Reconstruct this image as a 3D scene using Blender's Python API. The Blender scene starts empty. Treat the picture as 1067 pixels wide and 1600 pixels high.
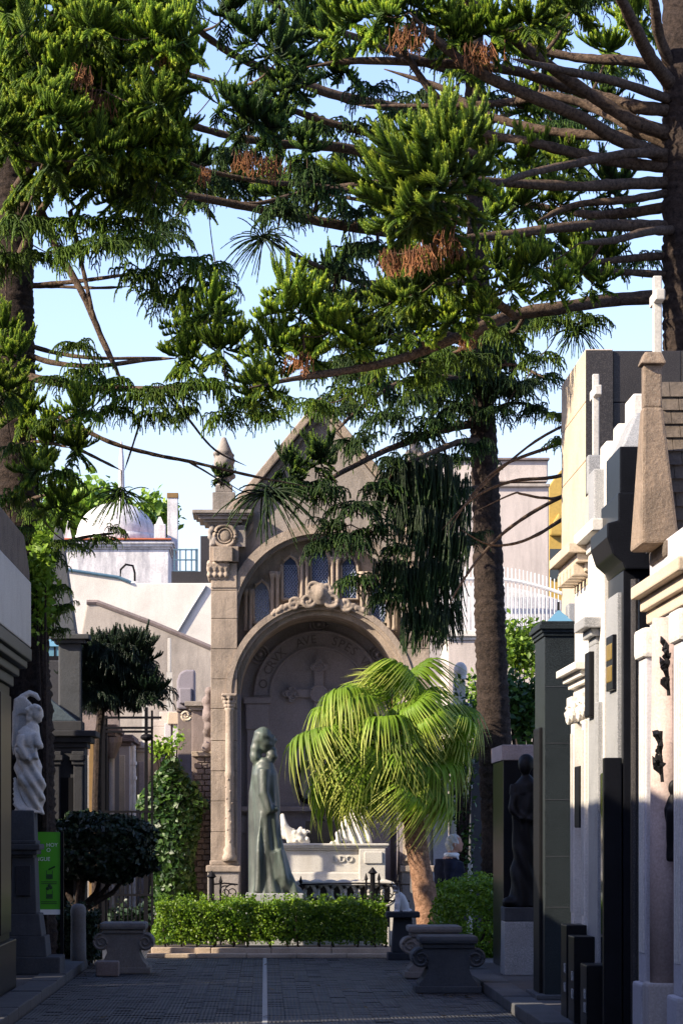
import bpy, bmesh, math, random
import numpy as np
from mathutils import Vector, Matrix, Quaternion
random.seed(7); rng = np.random.default_rng(7)
S = bpy.context.scene
COL = S.collection
# ---------------------------------------------------------------- camera, sky, sun, exposure
CH = 1.55                                   # eye height
FPX, VX, VY = 4444.0, 414.0, 1303.0         # focal length and vanishing point in photograph pixels
cam = bpy.data.cameras.new('camera'); camo = bpy.data.objects.new('camera', cam); COL.objects.link(camo)
camo.location = (0, 0, CH); camo.rotation_euler = (math.pi/2, 0, 0)
cam.sensor_fit = 'AUTO'; cam.sensor_width = 36; cam.lens = 100
cam.shift_x = (533.5-VX)/1600; cam.shift_y = (VY-800)/1600
cam.clip_start = 0.5; cam.clip_end = 3000
S.camera = camo
SUN_EL, SUN_AZ = math.radians(31), math.radians(24)   # light travels to +X and a little to +Y
w = bpy.data.worlds.new('World'); S.world = w; w.use_nodes = True
nt = w.node_tree; sky = nt.nodes.new('ShaderNodeTexSky'); sky.sky_type = 'NISHITA'
sky.sun_disc = False; sky.sun_elevation = SUN_EL; sky.sun_rotation = -(math.pi/2+SUN_AZ)
sky.air_density = 1.4; sky.dust_density = 1.0; sky.ozone_density = 4.0
bg = nt.nodes['Background']; bg.inputs[1].default_value = 0.105
tn = nt.nodes.new('ShaderNodeMix'); tn.data_type = 'RGBA'; tn.blend_type = 'MULTIPLY'; tn.inputs['Factor'].default_value = 1   # clear blue late-day sky
tn.inputs['B'].default_value = (1.13, 1.03, 1.27, 1); nt.links.new(sky.outputs[0], tn.inputs['A']); nt.links.new(tn.outputs['Result'], bg.inputs[0])
sl = bpy.data.lights.new('sun', 'SUN'); sl.energy = 5.0; sl.angle = math.radians(0.53); sl.color = (1.0, .86, .66)
so = bpy.data.objects.new('sun', sl); COL.objects.link(so)
sv = Vector((math.cos(SUN_EL)*math.cos(SUN_AZ), math.cos(SUN_EL)*math.sin(SUN_AZ), -math.sin(SUN_EL)))
so.rotation_euler = sv.to_track_quat('-Z', 'Y').to_euler(); so.location = (-20, 0, 20)
S.view_settings.view_transform = 'Standard'; S.view_settings.look = 'None'
S.view_settings.exposure = 1.3; S.view_settings.gamma = 1.0
S.view_settings.use_curve_mapping = False
S.render.engine = 'CYCLES'

# ---------------------------------------------------------------- helpers
def at(px, py, d): return Vector(((px-VX)/FPX*d, d, CH-(py-VY)/FPX*d))
def ax(px, d): return (px-VX)/FPX*d
def az(py, d): return CH-(py-VY)/FPX*d
OFF = {}
def tag(o, label=None, cat=None, group=None, kind=None):
    if label: o['label'] = label
    if cat: o['category'] = cat
    if group: o['group'] = group
    if kind: o['kind'] = kind
    return o
def thing(name, label, cat, loc, group=None):
    o = bpy.data.objects.new(name, None); COL.objects.link(o); o.location = loc
    o.empty_display_size = .1
    OFF[o.name] = Vector(loc); return tag(o, label, cat, group)
def link_mesh(name, me, mat, parent=None, smooth=False):
    """mesh given in world coordinates; stored relative to its thing's base"""
    o = bpy.data.objects.new(name, me); COL.objects.link(o)
    if parent is not None:
        off = OFF[parent.name]; o.parent = parent; OFF[o.name] = off
        me.transform(Matrix.Translation(-off))
    else: OFF[o.name] = Vector((0, 0, 0))
    if mat: me.materials.append(mat)
    if smooth: me.polygons.foreach_set('use_smooth', [True]*len(me.polygons))
    return o
def frame(d):
    d = d.normalized(); u = Vector((0, 0, 1)) if abs(d.z) < .95 else Vector((1, 0, 0))
    a = d.cross(u).normalized(); return a, a.cross(d).normalized()
class MB:
    def __init__(s): s.v = []; s.f = []
    def poly(s, pts):
        n = len(s.v); s.v += [tuple(p) for p in pts]; s.f.append(tuple(range(n, n+len(pts)))); return s
    def box(s, x0, x1, y0, y1, z0, z1):
        n = len(s.v)
        s.v += [(x0,y0,z0),(x1,y0,z0),(x1,y1,z0),(x0,y1,z0),(x0,y0,z1),(x1,y0,z1),(x1,y1,z1),(x0,y1,z1)]
        s.f += [tuple(n+i for i in q) for q in ((3,2,1,0),(4,5,6,7),(0,1,5,4),(1,2,6,5),(2,3,7,6),(3,0,4,7))]; return s
    def taper(s, x0, x1, y0, y1, z0, z1, ix, iy=None):
        iy = ix if iy is None else iy; n = len(s.v)
        s.v += [(x0,y0,z0),(x1,y0,z0),(x1,y1,z0),(x0,y1,z0),(x0+ix,y0+iy,z1),(x1-ix,y0+iy,z1),(x1-ix,y1-iy,z1),(x0+ix,y1-iy,z1)]
        s.f += [tuple(n+i for i in q) for q in ((3,2,1,0),(4,5,6,7),(0,1,5,4),(1,2,6,5),(2,3,7,6),(3,0,4,7))]; return s
    def extr(s, pts, axis, a0, a1):
        """closed 2D outline extruded along an axis; 2D coords are the two others in xyz order"""
        def p3(p, a): 
            return {'x': (a, p[0], p[1]), 'y': (p[0], a, p[1]), 'z': (p[0], p[1], a)}[axis]
        n = len(s.v); m = len(pts)
        s.v += [p3(p, a0) for p in pts]+[p3(p, a1) for p in pts]
        s.f.append(tuple(range(n, n+m))); s.f.append(tuple(range(n+2*m-1, n+m-1, -1)))
        for i in range(m):
            j = (i+1) % m; s.f.append((n+i, n+m+i, n+m+j, n+j))
        return s
    def arch(s, cx, cz, r0, r1, y0, y1, a0=0, a1=math.pi, n=28):
        b = len(s.v)
        for i in range(n+1):
            a = a0+(a1-a0)*i/n; c, q = math.cos(a), math.sin(a)
            s.v += [(cx+r0*c,y0,cz+r0*q),(cx+r1*c,y0,cz+r1*q),(cx+r1*c,y1,cz+r1*q),(cx+r0*c,y1,cz+r0*q)]
        for i in range(n):
            k = b+4*i
            for e in range(4): s.f.append((k+e, k+(e+1)%4, k+4+(e+1)%4, k+4+e))
        s.f += [(b,b+3,b+2,b+1), tuple(b+4*n+i for i in range(4))]; return s
    def curtain(s, xs, zlo, zhi, y0, y1):
        b = len(s.v)
        for x, a, c in zip(xs, zlo, zhi): s.v += [(x,y0,a),(x,y0,c),(x,y1,c),(x,y1,a)]
        n = len(xs)-1
        for i in range(n):
            k = b+4*i
            for e in range(4): s.f.append((k+e, k+(e+1)%4, k+4+(e+1)%4, k+4+e))
        s.f += [(b,b+3,b+2,b+1), tuple(b+4*n+i for i in range(4))]; return s
    def tube(s, pts, rad, n=7, jit=0, caps=True):
        pts = [Vector(p) for p in pts]
        if not hasattr(rad, '__len__'): rad = [rad]*len(pts)
        b = len(s.v)
        for i, p in enumerate(pts):
            d = (pts[min(i+1, len(pts)-1)]-pts[max(i-1, 0)])
            a, c = frame(d)
            for k in range(n):
                t = 2*math.pi*k/n; r = rad[i]*(1+(random.uniform(-jit, jit) if jit else 0))
                s.v.append(tuple(p+a*(r*math.cos(t))+c*(r*math.sin(t))))
        for i in range(len(pts)-1):
            for k in range(n):
                k2 = (k+1) % n; s.f.append((b+i*n+k, b+i*n+k2, b+(i+1)*n+k2, b+(i+1)*n+k))
        if caps:
            s.f.append(tuple(b+k for k in range(n-1, -1, -1))); e = b+(len(pts)-1)*n; s.f.append(tuple(e+k for k in range(n)))
        return s
    def lathe(s, cx, cy, prof, n=20):
        return s.tube_z(cx, cy, prof, n)
    def tube_z(s, cx, cy, prof, n=20):
        b = len(s.v)
        for r, z in prof:
            for k in range(n):
                t = 2*math.pi*k/n; s.v.append((cx+r*math.cos(t), cy+r*math.sin(t), z))
        for i in range(len(prof)-1):
            for k in range(n):
                k2 = (k+1) % n; s.f.append((b+i*n+k, b+i*n+k2, b+(i+1)*n+k2, b+(i+1)*n+k))
        s.f.append(tuple(b+k for k in range(n-1, -1, -1))); e = b+(len(prof)-1)*n; s.f.append(tuple(e+k for k in range(n)))
        return s
    def torus(s, c, R, r, axis='y', n=20, m=6, a0=0, a1=2*math.pi):
        P = []
        full = abs(a1-a0-2*math.pi) < 1e-6
        for i in range(n+1):
            a = a0+(a1-a0)*i/n; u, v = R*math.cos(a), R*math.sin(a)
            P.append({'y': (c[0]+u, c[1], c[2]+v), 'x': (c[0], c[1]+u, c[2]+v), 'z': (c[0]+u, c[1]+v, c[2])}[axis])
        return s.tube(P, r, m)
    def spiral(s, c, R, r, axis='y', turns=2.0, sgn=1, n=30, m=6, a0=0):
        P = []; Q = []
        for i in range(n+1):
            t = i/n; a = a0+sgn*turns*2*math.pi*t; q = R*(1-.85*t); u, v = q*math.cos(a), q*math.sin(a)
            P.append({'y': (c[0]+u, c[1], c[2]+v), 'x': (c[0], c[1]+u, c[2]+v)}[axis]); Q.append(r*(1-.35*t))
        return s.tube(P, Q, m)
    def ball(s, c, r, n=12, m=8):
        rx, ry, rz = r if hasattr(r, '__len__') else (r, r, r)
        b = len(s.v)
        for i in range(m+1):
            p = math.pi*(i+.02)/(m+.04)
            for k in range(n):
                t = 2*math.pi*k/n
                s.v.append((c[0]+rx*math.sin(p)*math.cos(t), c[1]+ry*math.sin(p)*math.sin(t), c[2]+rz*math.cos(p)))
        for i in range(m):
            for k in range(n):
                k2 = (k+1) % n; s.f.append((b+i*n+k, b+(i+1)*n+k, b+(i+1)*n+k2, b+i*n+k2))
        s.f.append(tuple(b+k for k in range(n))); s.f.append(tuple(b+m*n+k for k in range(n-1, -1, -1)))
        return s
    def mesh(s, name, bevel=0):
        me = bpy.data.meshes.new(name); me.from_pydata(s.v, [], s.f)
        bm = bmesh.new(); bm.from_mesh(me)
        bmesh.ops.recalc_face_normals(bm, faces=bm.faces)
        if bevel:
            ed = [e for e in bm.edges if len(e.link_faces) == 2 and e.calc_face_angle(0) > .5]
            bmesh.ops.bevel(bm, geom=ed, offset=bevel, segments=2, affect='EDGES', clamp_overlap=True, profile=.6)
        bm.to_mesh(me); bm.free(); me.update(); return me
    def build(s, name, mat, parent=None, bevel=0, smooth=False):
        return link_mesh(name, s.mesh(name, bevel), mat, parent, smooth)
def np_mesh(name, V, F, attrs=None):
    me = bpy.data.meshes.new(name)
    V = np.asarray(V, dtype=np.float32); F = np.asarray(F, dtype=np.int32)
    k = F.shape[1]
    me.vertices.add(len(V)); me.vertices.foreach_set('co', V.ravel())
    me.loops.add(F.size); me.loops.foreach_set('vertex_index', F.ravel())
    me.polygons.add(len(F)); me.polygons.foreach_set('loop_start', np.arange(0, F.size, k, dtype=np.int32))
    me.update(calc_edges=True)
    for an, arr in (attrs or {}).items():
        a = me.attributes.new(an, 'FLOAT', 'POINT'); a.data.foreach_set('value', np.asarray(arr, dtype=np.float32))
    me.validate(); return me
def sculpt(name, mb, mat, parent, voxel=.02, smooth=6, disp=None):
    """many overlapping volumes fused into one continuous skin"""
    me0 = mb.mesh(name); o = bpy.data.objects.new(name+'_tmp', me0); COL.objects.link(o)
    r = o.modifiers.new('r', 'REMESH'); r.mode = 'VOXEL'; r.voxel_size = voxel
    if smooth:
        q = o.modifiers.new('s', 'SMOOTH'); q.factor = .5; q.iterations = smooth
    dg = bpy.context.evaluated_depsgraph_get(); dg.update()
    me = bpy.data.meshes.new_from_object(o.evaluated_get(dg)); bpy.data.objects.remove(o); bpy.data.meshes.remove(me0)
    me.name = name
    if disp:
        V = np.empty(len(me.vertices)*3, np.float32); me.vertices.foreach_get('co', V); V = V.reshape(-1, 3)
        N = np.empty(len(me.vertices)*3, np.float32); me.vertices.foreach_get('normal', N); N = N.reshape(-1, 3)
        V = V+N*disp(V)[:, None]; me.vertices.foreach_set('co', V.astype(np.float32).ravel()); me.update()
    me.materials.clear()
    return link_mesh(name, me, mat, parent, True)
def text_mesh(s, size, ext=.004, align='CENTER'):
    cu = bpy.data.curves.new('t', 'FONT'); cu.body = s; cu.size = size; cu.extrude = ext; cu.align_x = align
    cu.resolution_u = 3
    o = bpy.data.objects.new('t', cu); COL.objects.link(o)
    dg = bpy.context.evaluated_depsgraph_get(); dg.update()
    me = bpy.data.meshes.new_from_object(o.evaluated_get(dg)); bpy.data.objects.remove(o); bpy.data.curves.remove(cu)
    me.materials.clear(); return me
def text_at(name, s, size, loc, mat, parent, rot=0, ext=.004, facing='-y', align='CENTER'):
    me = text_mesh(s, size, ext, align)
    R = Matrix.Rotation(math.pi/2, 4, 'X')
    if facing == '-x': R = Matrix.Rotation(-math.pi/2, 4, 'Z') @ R
    if rot: R = Matrix.Rotation(rot, 4, 'Y') @ R
    me.transform(Matrix.Translation(loc) @ R)
    return link_mesh(name, me, mat, parent)
def copy_part(o, parent, name=None):
    c = o.copy(); COL.objects.link(c); c.parent = parent; return c

# ---------------------------------------------------------------- materials
def nodes(name):
    m = bpy.data.materials.new(name); m.use_nodes = True; t = m.node_tree
    return m, t, t.nodes['Principled BSDF'], t.nodes.new('ShaderNodeTexCoord')
def nz(t, vec, scale, detail=4, rough=.6, stretch=None):
    if stretch:
        mp = t.nodes.new('ShaderNodeMapping'); mp.inputs['Scale'].default_value = stretch
        t.links.new(vec, mp.inputs[0]); vec = mp.outputs[0]
    n = t.nodes.new('ShaderNodeTexNoise'); n.inputs['Scale'].default_value = scale
    n.inputs['Detail'].default_value = detail; n.inputs['Roughness'].default_value = rough
    t.links.new(vec, n.inputs['Vector']); return n.outputs['Fac']
def ramp(t, fac, stops):
    r = t.nodes.new('ShaderNodeValToRGB'); t.links.new(fac, r.inputs[0]); e = r.color_ramp.elements
    while len(e) > 1: e.remove(e[-1])
    e[0].position, e[0].color = stops[0][0], (*stops[0][1], 1)
    for p, c in stops[1:]:
        q = e.new(p); q.color = (*c, 1)
    return r.outputs[0]
def mixc(t, fac, a, b, mode='MIX'):
    m = t.nodes.new('ShaderNodeMix'); m.data_type = 'RGBA'; m.blend_type = mode
    for sock, v in ((m.inputs['Factor'], fac), (m.inputs['A'], a), (m.inputs['B'], b)):
        if hasattr(v, 'links') or isinstance(v, bpy.types.NodeSocket): t.links.new(v, sock)
        elif hasattr(v, '__len__'): sock.default_value = (*v, 1)
        else: sock.default_value = v
    return m.outputs['Result']
def stone(name, c, var=.35, scale=2.5, rough=.8, bump=.25, speck=0, speckc=(.5,.5,.5), stain=0, stainc=(.08,.07,.06), fine=60, coat=0, spec=.4):
    m, t, b, tc = nodes(name); v = tc.outputs['Object']
    lo = tuple(x*(1-var) for x in c); hi = tuple(min(.95, x*(1+var*.55)) for x in c)
    col = ramp(t, nz(t, v, scale, 6, .65), [(.28, lo), (.5, c), (.75, hi)])
    f = nz(t, v, fine, 3, .7)
    col = mixc(t, .55, col, ramp(t, f, [(.3, (.55,)*3), (.65, (1.12,)*3)]), 'MULTIPLY')
    if speck:
        sp = ramp(t, nz(t, v, 140, 1, .5), [(.5, (0,)*3), (.62, (1,)*3)])
        col = mixc(t, mixc(t, 1.0, sp, (speck,)*3, 'MULTIPLY'), col, speckc)
    if stain:
        st = ramp(t, nz(t, v, 3.0, 5, .7, (1.6, 1.6, .28)), [(.46, (0,)*3), (.68, (stain,)*3)])
        col = mixc(t, st, col, stainc)
    t.links.new(col, b.inputs['Base Color']); b.inputs['Roughness'].default_value = rough
    b.inputs['Specular IOR Level'].default_value = spec
    if coat: b.inputs['Coat Weight'].default_value = coat; b.inputs['Coat Roughness'].default_value = .08
    if bump:
        bp = t.nodes.new('ShaderNodeBump'); bp.inputs['Strength'].default_value = bump; bp.inputs['Distance'].default_value = .02
        h = nz(t, v, 22, 8, .72); t.links.new(h, bp.inputs['Height']); t.links.new(bp.outputs[0], b.inputs['Normal'])
    return m
def leafmat(name, dark, mid, tip, trans=.3, rough=.5, attr='tip', vscale=1.2, spec=.35):
    m, t, b, tc = nodes(name)
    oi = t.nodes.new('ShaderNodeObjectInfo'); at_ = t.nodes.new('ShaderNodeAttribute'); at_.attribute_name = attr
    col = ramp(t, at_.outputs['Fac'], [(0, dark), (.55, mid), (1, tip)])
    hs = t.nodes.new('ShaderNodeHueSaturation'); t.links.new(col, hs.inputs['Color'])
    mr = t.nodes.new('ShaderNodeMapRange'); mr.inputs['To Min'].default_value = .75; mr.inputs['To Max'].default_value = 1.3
    t.links.new(oi.outputs['Random'], mr.inputs[0]); t.links.new(mr.outputs[0], hs.inputs['Value'])
    mr2 = t.nodes.new('ShaderNodeMapRange'); mr2.inputs['To Min'].default_value = .48; mr2.inputs['To Max'].default_value = .52
    t.links.new(nz(t, tc.outputs['Object'], 3, 2), mr2.inputs[0]); t.links.new(mr2.outputs[0], hs.inputs['Hue'])
    t.links.new(hs.outputs[0], b.inputs['Base Color']); b.inputs['Roughness'].default_value = rough
    b.inputs['Specular IOR Level'].default_value = spec
    tr = t.nodes.new('ShaderNodeBsdfTranslucent'); t.links.new(hs.outputs[0], tr.inputs[0])
    mx = t.nodes.new('ShaderNodeMixShader'); mx.inputs[0].default_value = trans
    t.links.new(b.outputs[0], mx.inputs[1]); t.links.new(tr.outputs[0], mx.inputs[2])
    t.links.new(mx.outputs[0], t.nodes['Material Output'].inputs[0]); return m
def plain(name, c, rough=.5, metal=0, spec=.5, var=.15):
    m, t, b, tc = nodes(name)
    col = ramp(t, nz(t, tc.outputs['Object'], 12, 4), [(.3, tuple(x*(1-var) for x in c)), (.7, tuple(min(1, x*(1+var)) for x in c))])
    t.links.new(col, b.inputs['Base Color']); b.inputs['Roughness'].default_value = rough; b.inputs['Metallic'].default_value = metal
    b.inputs['Specular IOR Level'].default_value = spec; return m
def glass(name, c, rough=.12):
    m, t, b, tc = nodes(name); b.inputs['Base Color'].default_value = (*c, 1); b.inputs['Roughness'].default_value = rough
    b.inputs['Specular IOR Level'].default_value = .8; return m
MT = {}
MT['chapel'] = stone('chapel_stone', (.32,.26,.21), .42, 2.2, .9, .5, stain=.7, stainc=(.12,.10,.085))
MT['chapel_grey'] = stone('chapel_grey_stone', (.27,.24,.22), .35, 2.0, .9, .4, stain=.6, stainc=(.10,.09,.08))
MT['chapel_in'] = stone('niche_stone', (.24,.22,.25), .2, 1.2, .85, .15, stain=.3, stainc=(.17,.15,.17))
MT['marble'] = stone('white_marble', (.50,.48,.44), .18, 2.5, .6, .12, stain=.4, stainc=(.33,.30,.26))
MT['white'] = stone('white_render', (.60,.57,.52), .2, 1.3, .85, .2, stain=.35, stainc=(.4,.38,.35))
MT['cream'] = stone('cream_stone', (.50,.41,.31), .2, 1.4, .85, .2, stain=.25, stainc=(.38,.3,.22))
MT['beige'] = stone('beige_render', (.50,.44,.40), .2, .8, .95, .2, stain=.5, stainc=(.27,.24,.22))
MT['greywall'] = stone('weathered_grey_render', (.36,.32,.28), .4, .9, .95, .3, stain=.6, stainc=(.16,.14,.13))
MT['dome'] = stone('mottled_white_render', (.60,.59,.60), .35, 1.6, .9, .3, stain=.75, stainc=(.22,.22,.25), fine=30)
MT['black'] = stone('black_granite', (.006,.0065,.009), .4, 4, .32, 0, speck=.25, speckc=(.02,.022,.026), spec=.12)  # blue of the shade mixed into this and the next granite
MT['darkgran'] = stone('dark_grey_granite', (.012,.016,.018), .4, 4, .45, .05, speck=.7, speckc=(.05,.06,.064), spec=.1)
MT['greygran'] = stone('grey_granite', (.24,.245,.25), .25, 3, .5, .1, speck=.6, speckc=(.42,.42,.42))
MT['slab'] = stone('dark_brown_granite', (.020,.018,.019), .45, 1.5, .45, .08, speck=.4, speckc=(.10,.09,.085))
MT['pedestal'] = stone('shade_dark_weathered_stone', (.05,.055,.063), .35, 2, .85, .3, stain=.6, stainc=(.06,.06,.065))  # base darkened and blued to stand in for shade
MT['darktomb'] = stone('dark_stone', (.024,.025,.031), .4, 2, .85, .3, stain=.5, stainc=(.035,.035,.04))  # near-black base with faint streaks
MT['brownstone'] = stone('brown_stone', (.20,.16,.15), .35, 2, .9, .35, stain=.5, stainc=(.08,.065,.06))
MT['roofstone'] = stone('lichened_stone', (.12,.095,.075), .5, 4, .95, .8, speck=.0, stain=.6, stainc=(.10,.085,.07), fine=35)
MT['lichen'] = stone('lichen_spotted_stone', (.24,.175,.125), .45, 3.5, .95, .8, speck=.35, speckc=(.30,.27,.22), stain=.6, stainc=(.10,.08,.065), fine=35)
MT['letter'] = stone('carved_letter_stone', (.13,.115,.125), .2, 4, .9, 0)
MT['slate'] = stone('blue_slate', (.05,.075,.10), .5, 6, .7, .5)
MT['pink'] = stone('rose_stone', (.42,.33,.30), .25, 2.5, .8, .25, stain=.3, stainc=(.25,.18,.16))
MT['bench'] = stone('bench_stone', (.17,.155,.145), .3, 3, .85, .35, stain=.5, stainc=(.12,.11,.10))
MT['kerb'] = stone('kerb_stone', (.06,.062,.068), .3, 3, .85, .3, stain=.3, stainc=(.12,.11,.10))
MT['kerb_b'] = stone('planter_kerb_stone', (.42,.33,.25), .3, 3, .9, .3)
MT['soil'] = stone('soil', (.06,.042,.028), .5, 9, .95, .8)
MT['ground'] = stone('ground_dirt', (.06,.055,.055), .3, 1.5, .95, .3)
MT['iron'] = plain('black_iron', (.005,.005,.007), .6, 0, .12)
MT['blueiron'] = plain('blue_painted_iron', (.06,.12,.17), .5)
MT['whiteiron'] = plain('white_painted_iron', (.75,.75,.74), .5)
MT['bronze'] = stone('patinated_bronze', (.04,.048,.04), .6, 3, .5, .15, stain=.6, stainc=(.11,.15,.12), fine=20, spec=.6)
MT['darkbronze'] = stone('dark_bronze', (.006,.006,.007), .4, 4, .55, .15, spec=.15)
MT['gold'] = plain('gold_plaque', (.55,.36,.08), .35, .8)
MT['bluegl'] = glass('blue_leaded_glass', (.02,.035,.09)); MT['lead'] = plain('lead_strip', (.16,.20,.30), .5)
MT['skygl'] = glass('skylight_glass', (.10,.22,.30))
MT['darkgl'] = glass('dark_glass', (.02,.025,.03), .06)
MT['yellow'] = plain('yellow_paint', (.40,.27,.06), .6); MT['ochre'] = plain('ochre_paint', (.17,.10,.03), .7)
MT['green'] = plain('green_sign_panel', (.075,.40,.012), .45, 0, .4, .05)
MT['signwhite'] = plain('white_print', (.8,.82,.8), .5, 0, .4, .02); MT['signdark'] = plain('dark_green_print', (.01,.06,.01), .5)
MT['lavender'] = stone('white_lavender_stone', (.46,.44,.46), .15, 2, .8, .15, stain=.3, stainc=(.4,.37,.38))
MT['terracotta'] = plain('red_tile', (.42,.11,.05), .8)
MT['skin'] = plain('skin', (.45,.25,.18), .55, 0, .4, .06); MT['hair'] = plain('grey_hair', (.52,.51,.49), .7, 0, .3, .3)
MT['navy'] = plain('navy_knit', (.012,.014,.028), .9, 0, .2, .3); MT['shirt'] = plain('white_cotton', (.78,.78,.80), .8)
MT['trousers'] = plain('dark_trousers', (.03,.03,.035), .9)
MT['furw'] = plain('white_fur', (.55,.52,.50), .9, 0, .2, .2); MT['furd'] = plain('dark_fur', (.04,.035,.032), .9)
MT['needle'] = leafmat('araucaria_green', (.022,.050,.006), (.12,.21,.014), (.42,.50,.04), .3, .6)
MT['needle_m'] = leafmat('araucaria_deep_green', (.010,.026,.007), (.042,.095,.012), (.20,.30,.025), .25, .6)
MT['dead'] = leafmat('dead_foliage', (.10,.045,.02), (.26,.11,.045), (.36,.17,.07), .2, .8)
MT['box'] = leafmat('box_leaf', (.05,.11,.006), (.10,.20,.010), (.22,.34,.018), .3, .4)
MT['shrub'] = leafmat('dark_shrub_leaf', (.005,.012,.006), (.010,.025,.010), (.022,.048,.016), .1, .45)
MT['ivy'] = leafmat('ivy_leaf', (.010,.030,.007), (.022,.065,.012), (.075,.15,.02), .25, .45)
MT['lightleaf'] = leafmat('bright_leaf', (.06,.12,.012), (.12,.22,.02), (.24,.36,.04), .4, .45)
MT['palm'] = leafmat('palm_frond', (.07,.15,.010), (.17,.28,.016), (.55,.55,.14), .35, .6)
MT['frontdry'] = leafmat('dry_frond', (.12,.08,.03), (.2,.14,.06), (.25,.18,.08), .1, .8)
def bark(name, c1, c2, sc=1.0):
    m, t, b, tc = nodes(name); v = tc.outputs['Object']
    n1 = nz(t, v, 26*sc, 6, .75); n2 = nz(t, v, 5*sc, 4)
    col = ramp(t, n1, [(.32, c1), (.62, c2)]); col = mixc(t, .5, col, ramp(t, n2, [(.3, (.6,)*3), (.7, (1.2,)*3)]), 'MULTIPLY')
    t.links.new(col, b.inputs['Base Color']); b.inputs['Roughness'].default_value = .95; b.inputs['Specular IOR Level'].default_value = .15
    bp = t.nodes.new('ShaderNodeBump'); bp.inputs['Strength'].default_value = .9; bp.inputs['Distance'].default_value = .04
    t.links.new(n1, bp.inputs['Height']); t.links.new(bp.outputs[0], b.inputs['Normal']); return m
MT['bark'] = bark('araucaria_bark', (.022,.016,.014), (.15,.105,.075))
MT['trunk'] = bark('araucaria_trunk_bark', (.010,.008,.008), (.055,.040,.033), .7)
MT['palmbark'] = bark('palm_bark', (.12,.06,.035), (.34,.20,.13), .8)
def pavemat():
    m, t, b, tc = nodes('ribbed_paving_tile'); v = tc.outputs['Object']
    col = ramp(t, nz(t, v, .9, 6, .7), [(.3, (.012,.013,.017)), (.5, (.021,.022,.027)), (.72, (.034,.034,.038))])  # tile colour darkened and blued to stand in for street shade
    col = mixc(t, .6, col, ramp(t, nz(t, v, 45, 3), [(.3, (.6,)*3), (.7, (1.2,)*3)]), 'MULTIPLY')
    dk = ramp(t, nz(t, v, 3.5, 5, .7, (1, .35, 1)), [(.55, (0,)*3), (.72, (.55,)*3)])
    col = mixc(t, dk, col, (.05,.045,.05))
    t.links.new(col, b.inputs['Base Color']); b.inputs['Roughness'].default_value = .62
    wv = t.nodes.new('ShaderNodeTexWave'); wv.bands_direction = 'X'; wv.inputs['Scale'].default_value = 9.5
    t.links.new(v, wv.inputs['Vector'])
    bp = t.nodes.new('ShaderNodeBump'); bp.inputs['Strength'].default_value = .7; bp.inputs['Distance'].default_value = .01
    t.links.new(wv.outputs['Fac'], bp.inputs['Height']); t.links.new(bp.outputs[0], b.inputs['Normal']); return m
MT['pave'] = pavemat()
# ---------------------------------------------------------------- ground, street, pavements
g = MB().poly([(-300,-40,-.16),(300,-40,-.16),(300,700,-.16),(-300,700,-.16)]).build('ground', MT['ground']); tag(g, kind='structure')
KL, KR = -2.06, 2.13
st = MB().box(KL-.02, KR+.02, 4, 35.55, -.12, -.028).build('street', MT['soil']); tag(st, kind='structure')
def tiles():
    mb = MB(); sz = .148
    y = 16.0; row = 0
    while y < 35.5:
        x = KL+.01+(.0 if row % 2 == 0 else -.0)
        while x < KR-.02:
            x1 = min(x+sz, KR-.01)
            if abs((x+x1)/2) > .10 or True:
                h = random.gauss(0, .0018)
                mb.box(x+.0015, x1-.0015, y+.0015, y+sz-.0015, -.03, h)
                for k in range(4):
                    a, b_, c = mb.v[-4+k]; mb.v[-4+k] = (a, b_, c+random.gauss(0, .0008))
            x = x1
        y += sz; row += 1
    return mb
pt = tiles().build('paving_tile', MT['pave'], st); tag(pt, kind='stuff')
MB().box(-.022, .022, 10, 35.5, -.03, .004).build('joint_strip', MT['greygran'], st)
MB().box(KL, KR, 4, 15.98, -.03, 0).build('near_paving', MT['pave'], st)
cross = MB().box(-30, 30, 35.6, 47, -.12, -.001).build('cross_path', MT['pave']); tag(cross, kind='structure')
def kerb_row(name, x0, x1, y0, y1, step, z, mat):
    root = MB().box(min(x0, x1), max(x0, x1), y0, y1, -.14, z-.02).build(name, mat); tag(root, kind='structure')
    y = y0
    while y < y1-.05:
        L = min(step*random.uniform(.85, 1.2), y1-y); q = random.gauss(0, .004)
        MB().box(min(x0, x1)-.004, max(x0, x1)+.004, y+.006, y+L-.006, z-.1, z+q).build('slab', mat, root, bevel=.012)
        y += L
    return root
kerb_row('pavement_left', KL-.28, KL, 14, 34.2, 1.1, .10, MT['kerb'])
kerb_row('pavement_right', KR, KR+.26, 14, 34.6, 1.2, .10, MT['kerb'])
p = MB().box(-8, KL-.29, 4, 35, -.14, .085).build('plot_left', MT['ground']); tag(p, kind='structure')
p = MB().box(KR+.27, 9, 4, 35, -.14, .085).build('plot_right', MT['ground']); tag(p, kind='structure')

# ---------------------------------------------------------------- left row
def cornice(mb, x0, x1, y0, y1, z, steps):
    """stacked projecting courses: (overhang, height)"""
    for o, h in steps:
        mb.box(x0-o, x1+o, y0-o, y1+o, z, z+h); z += h
    return z
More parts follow.
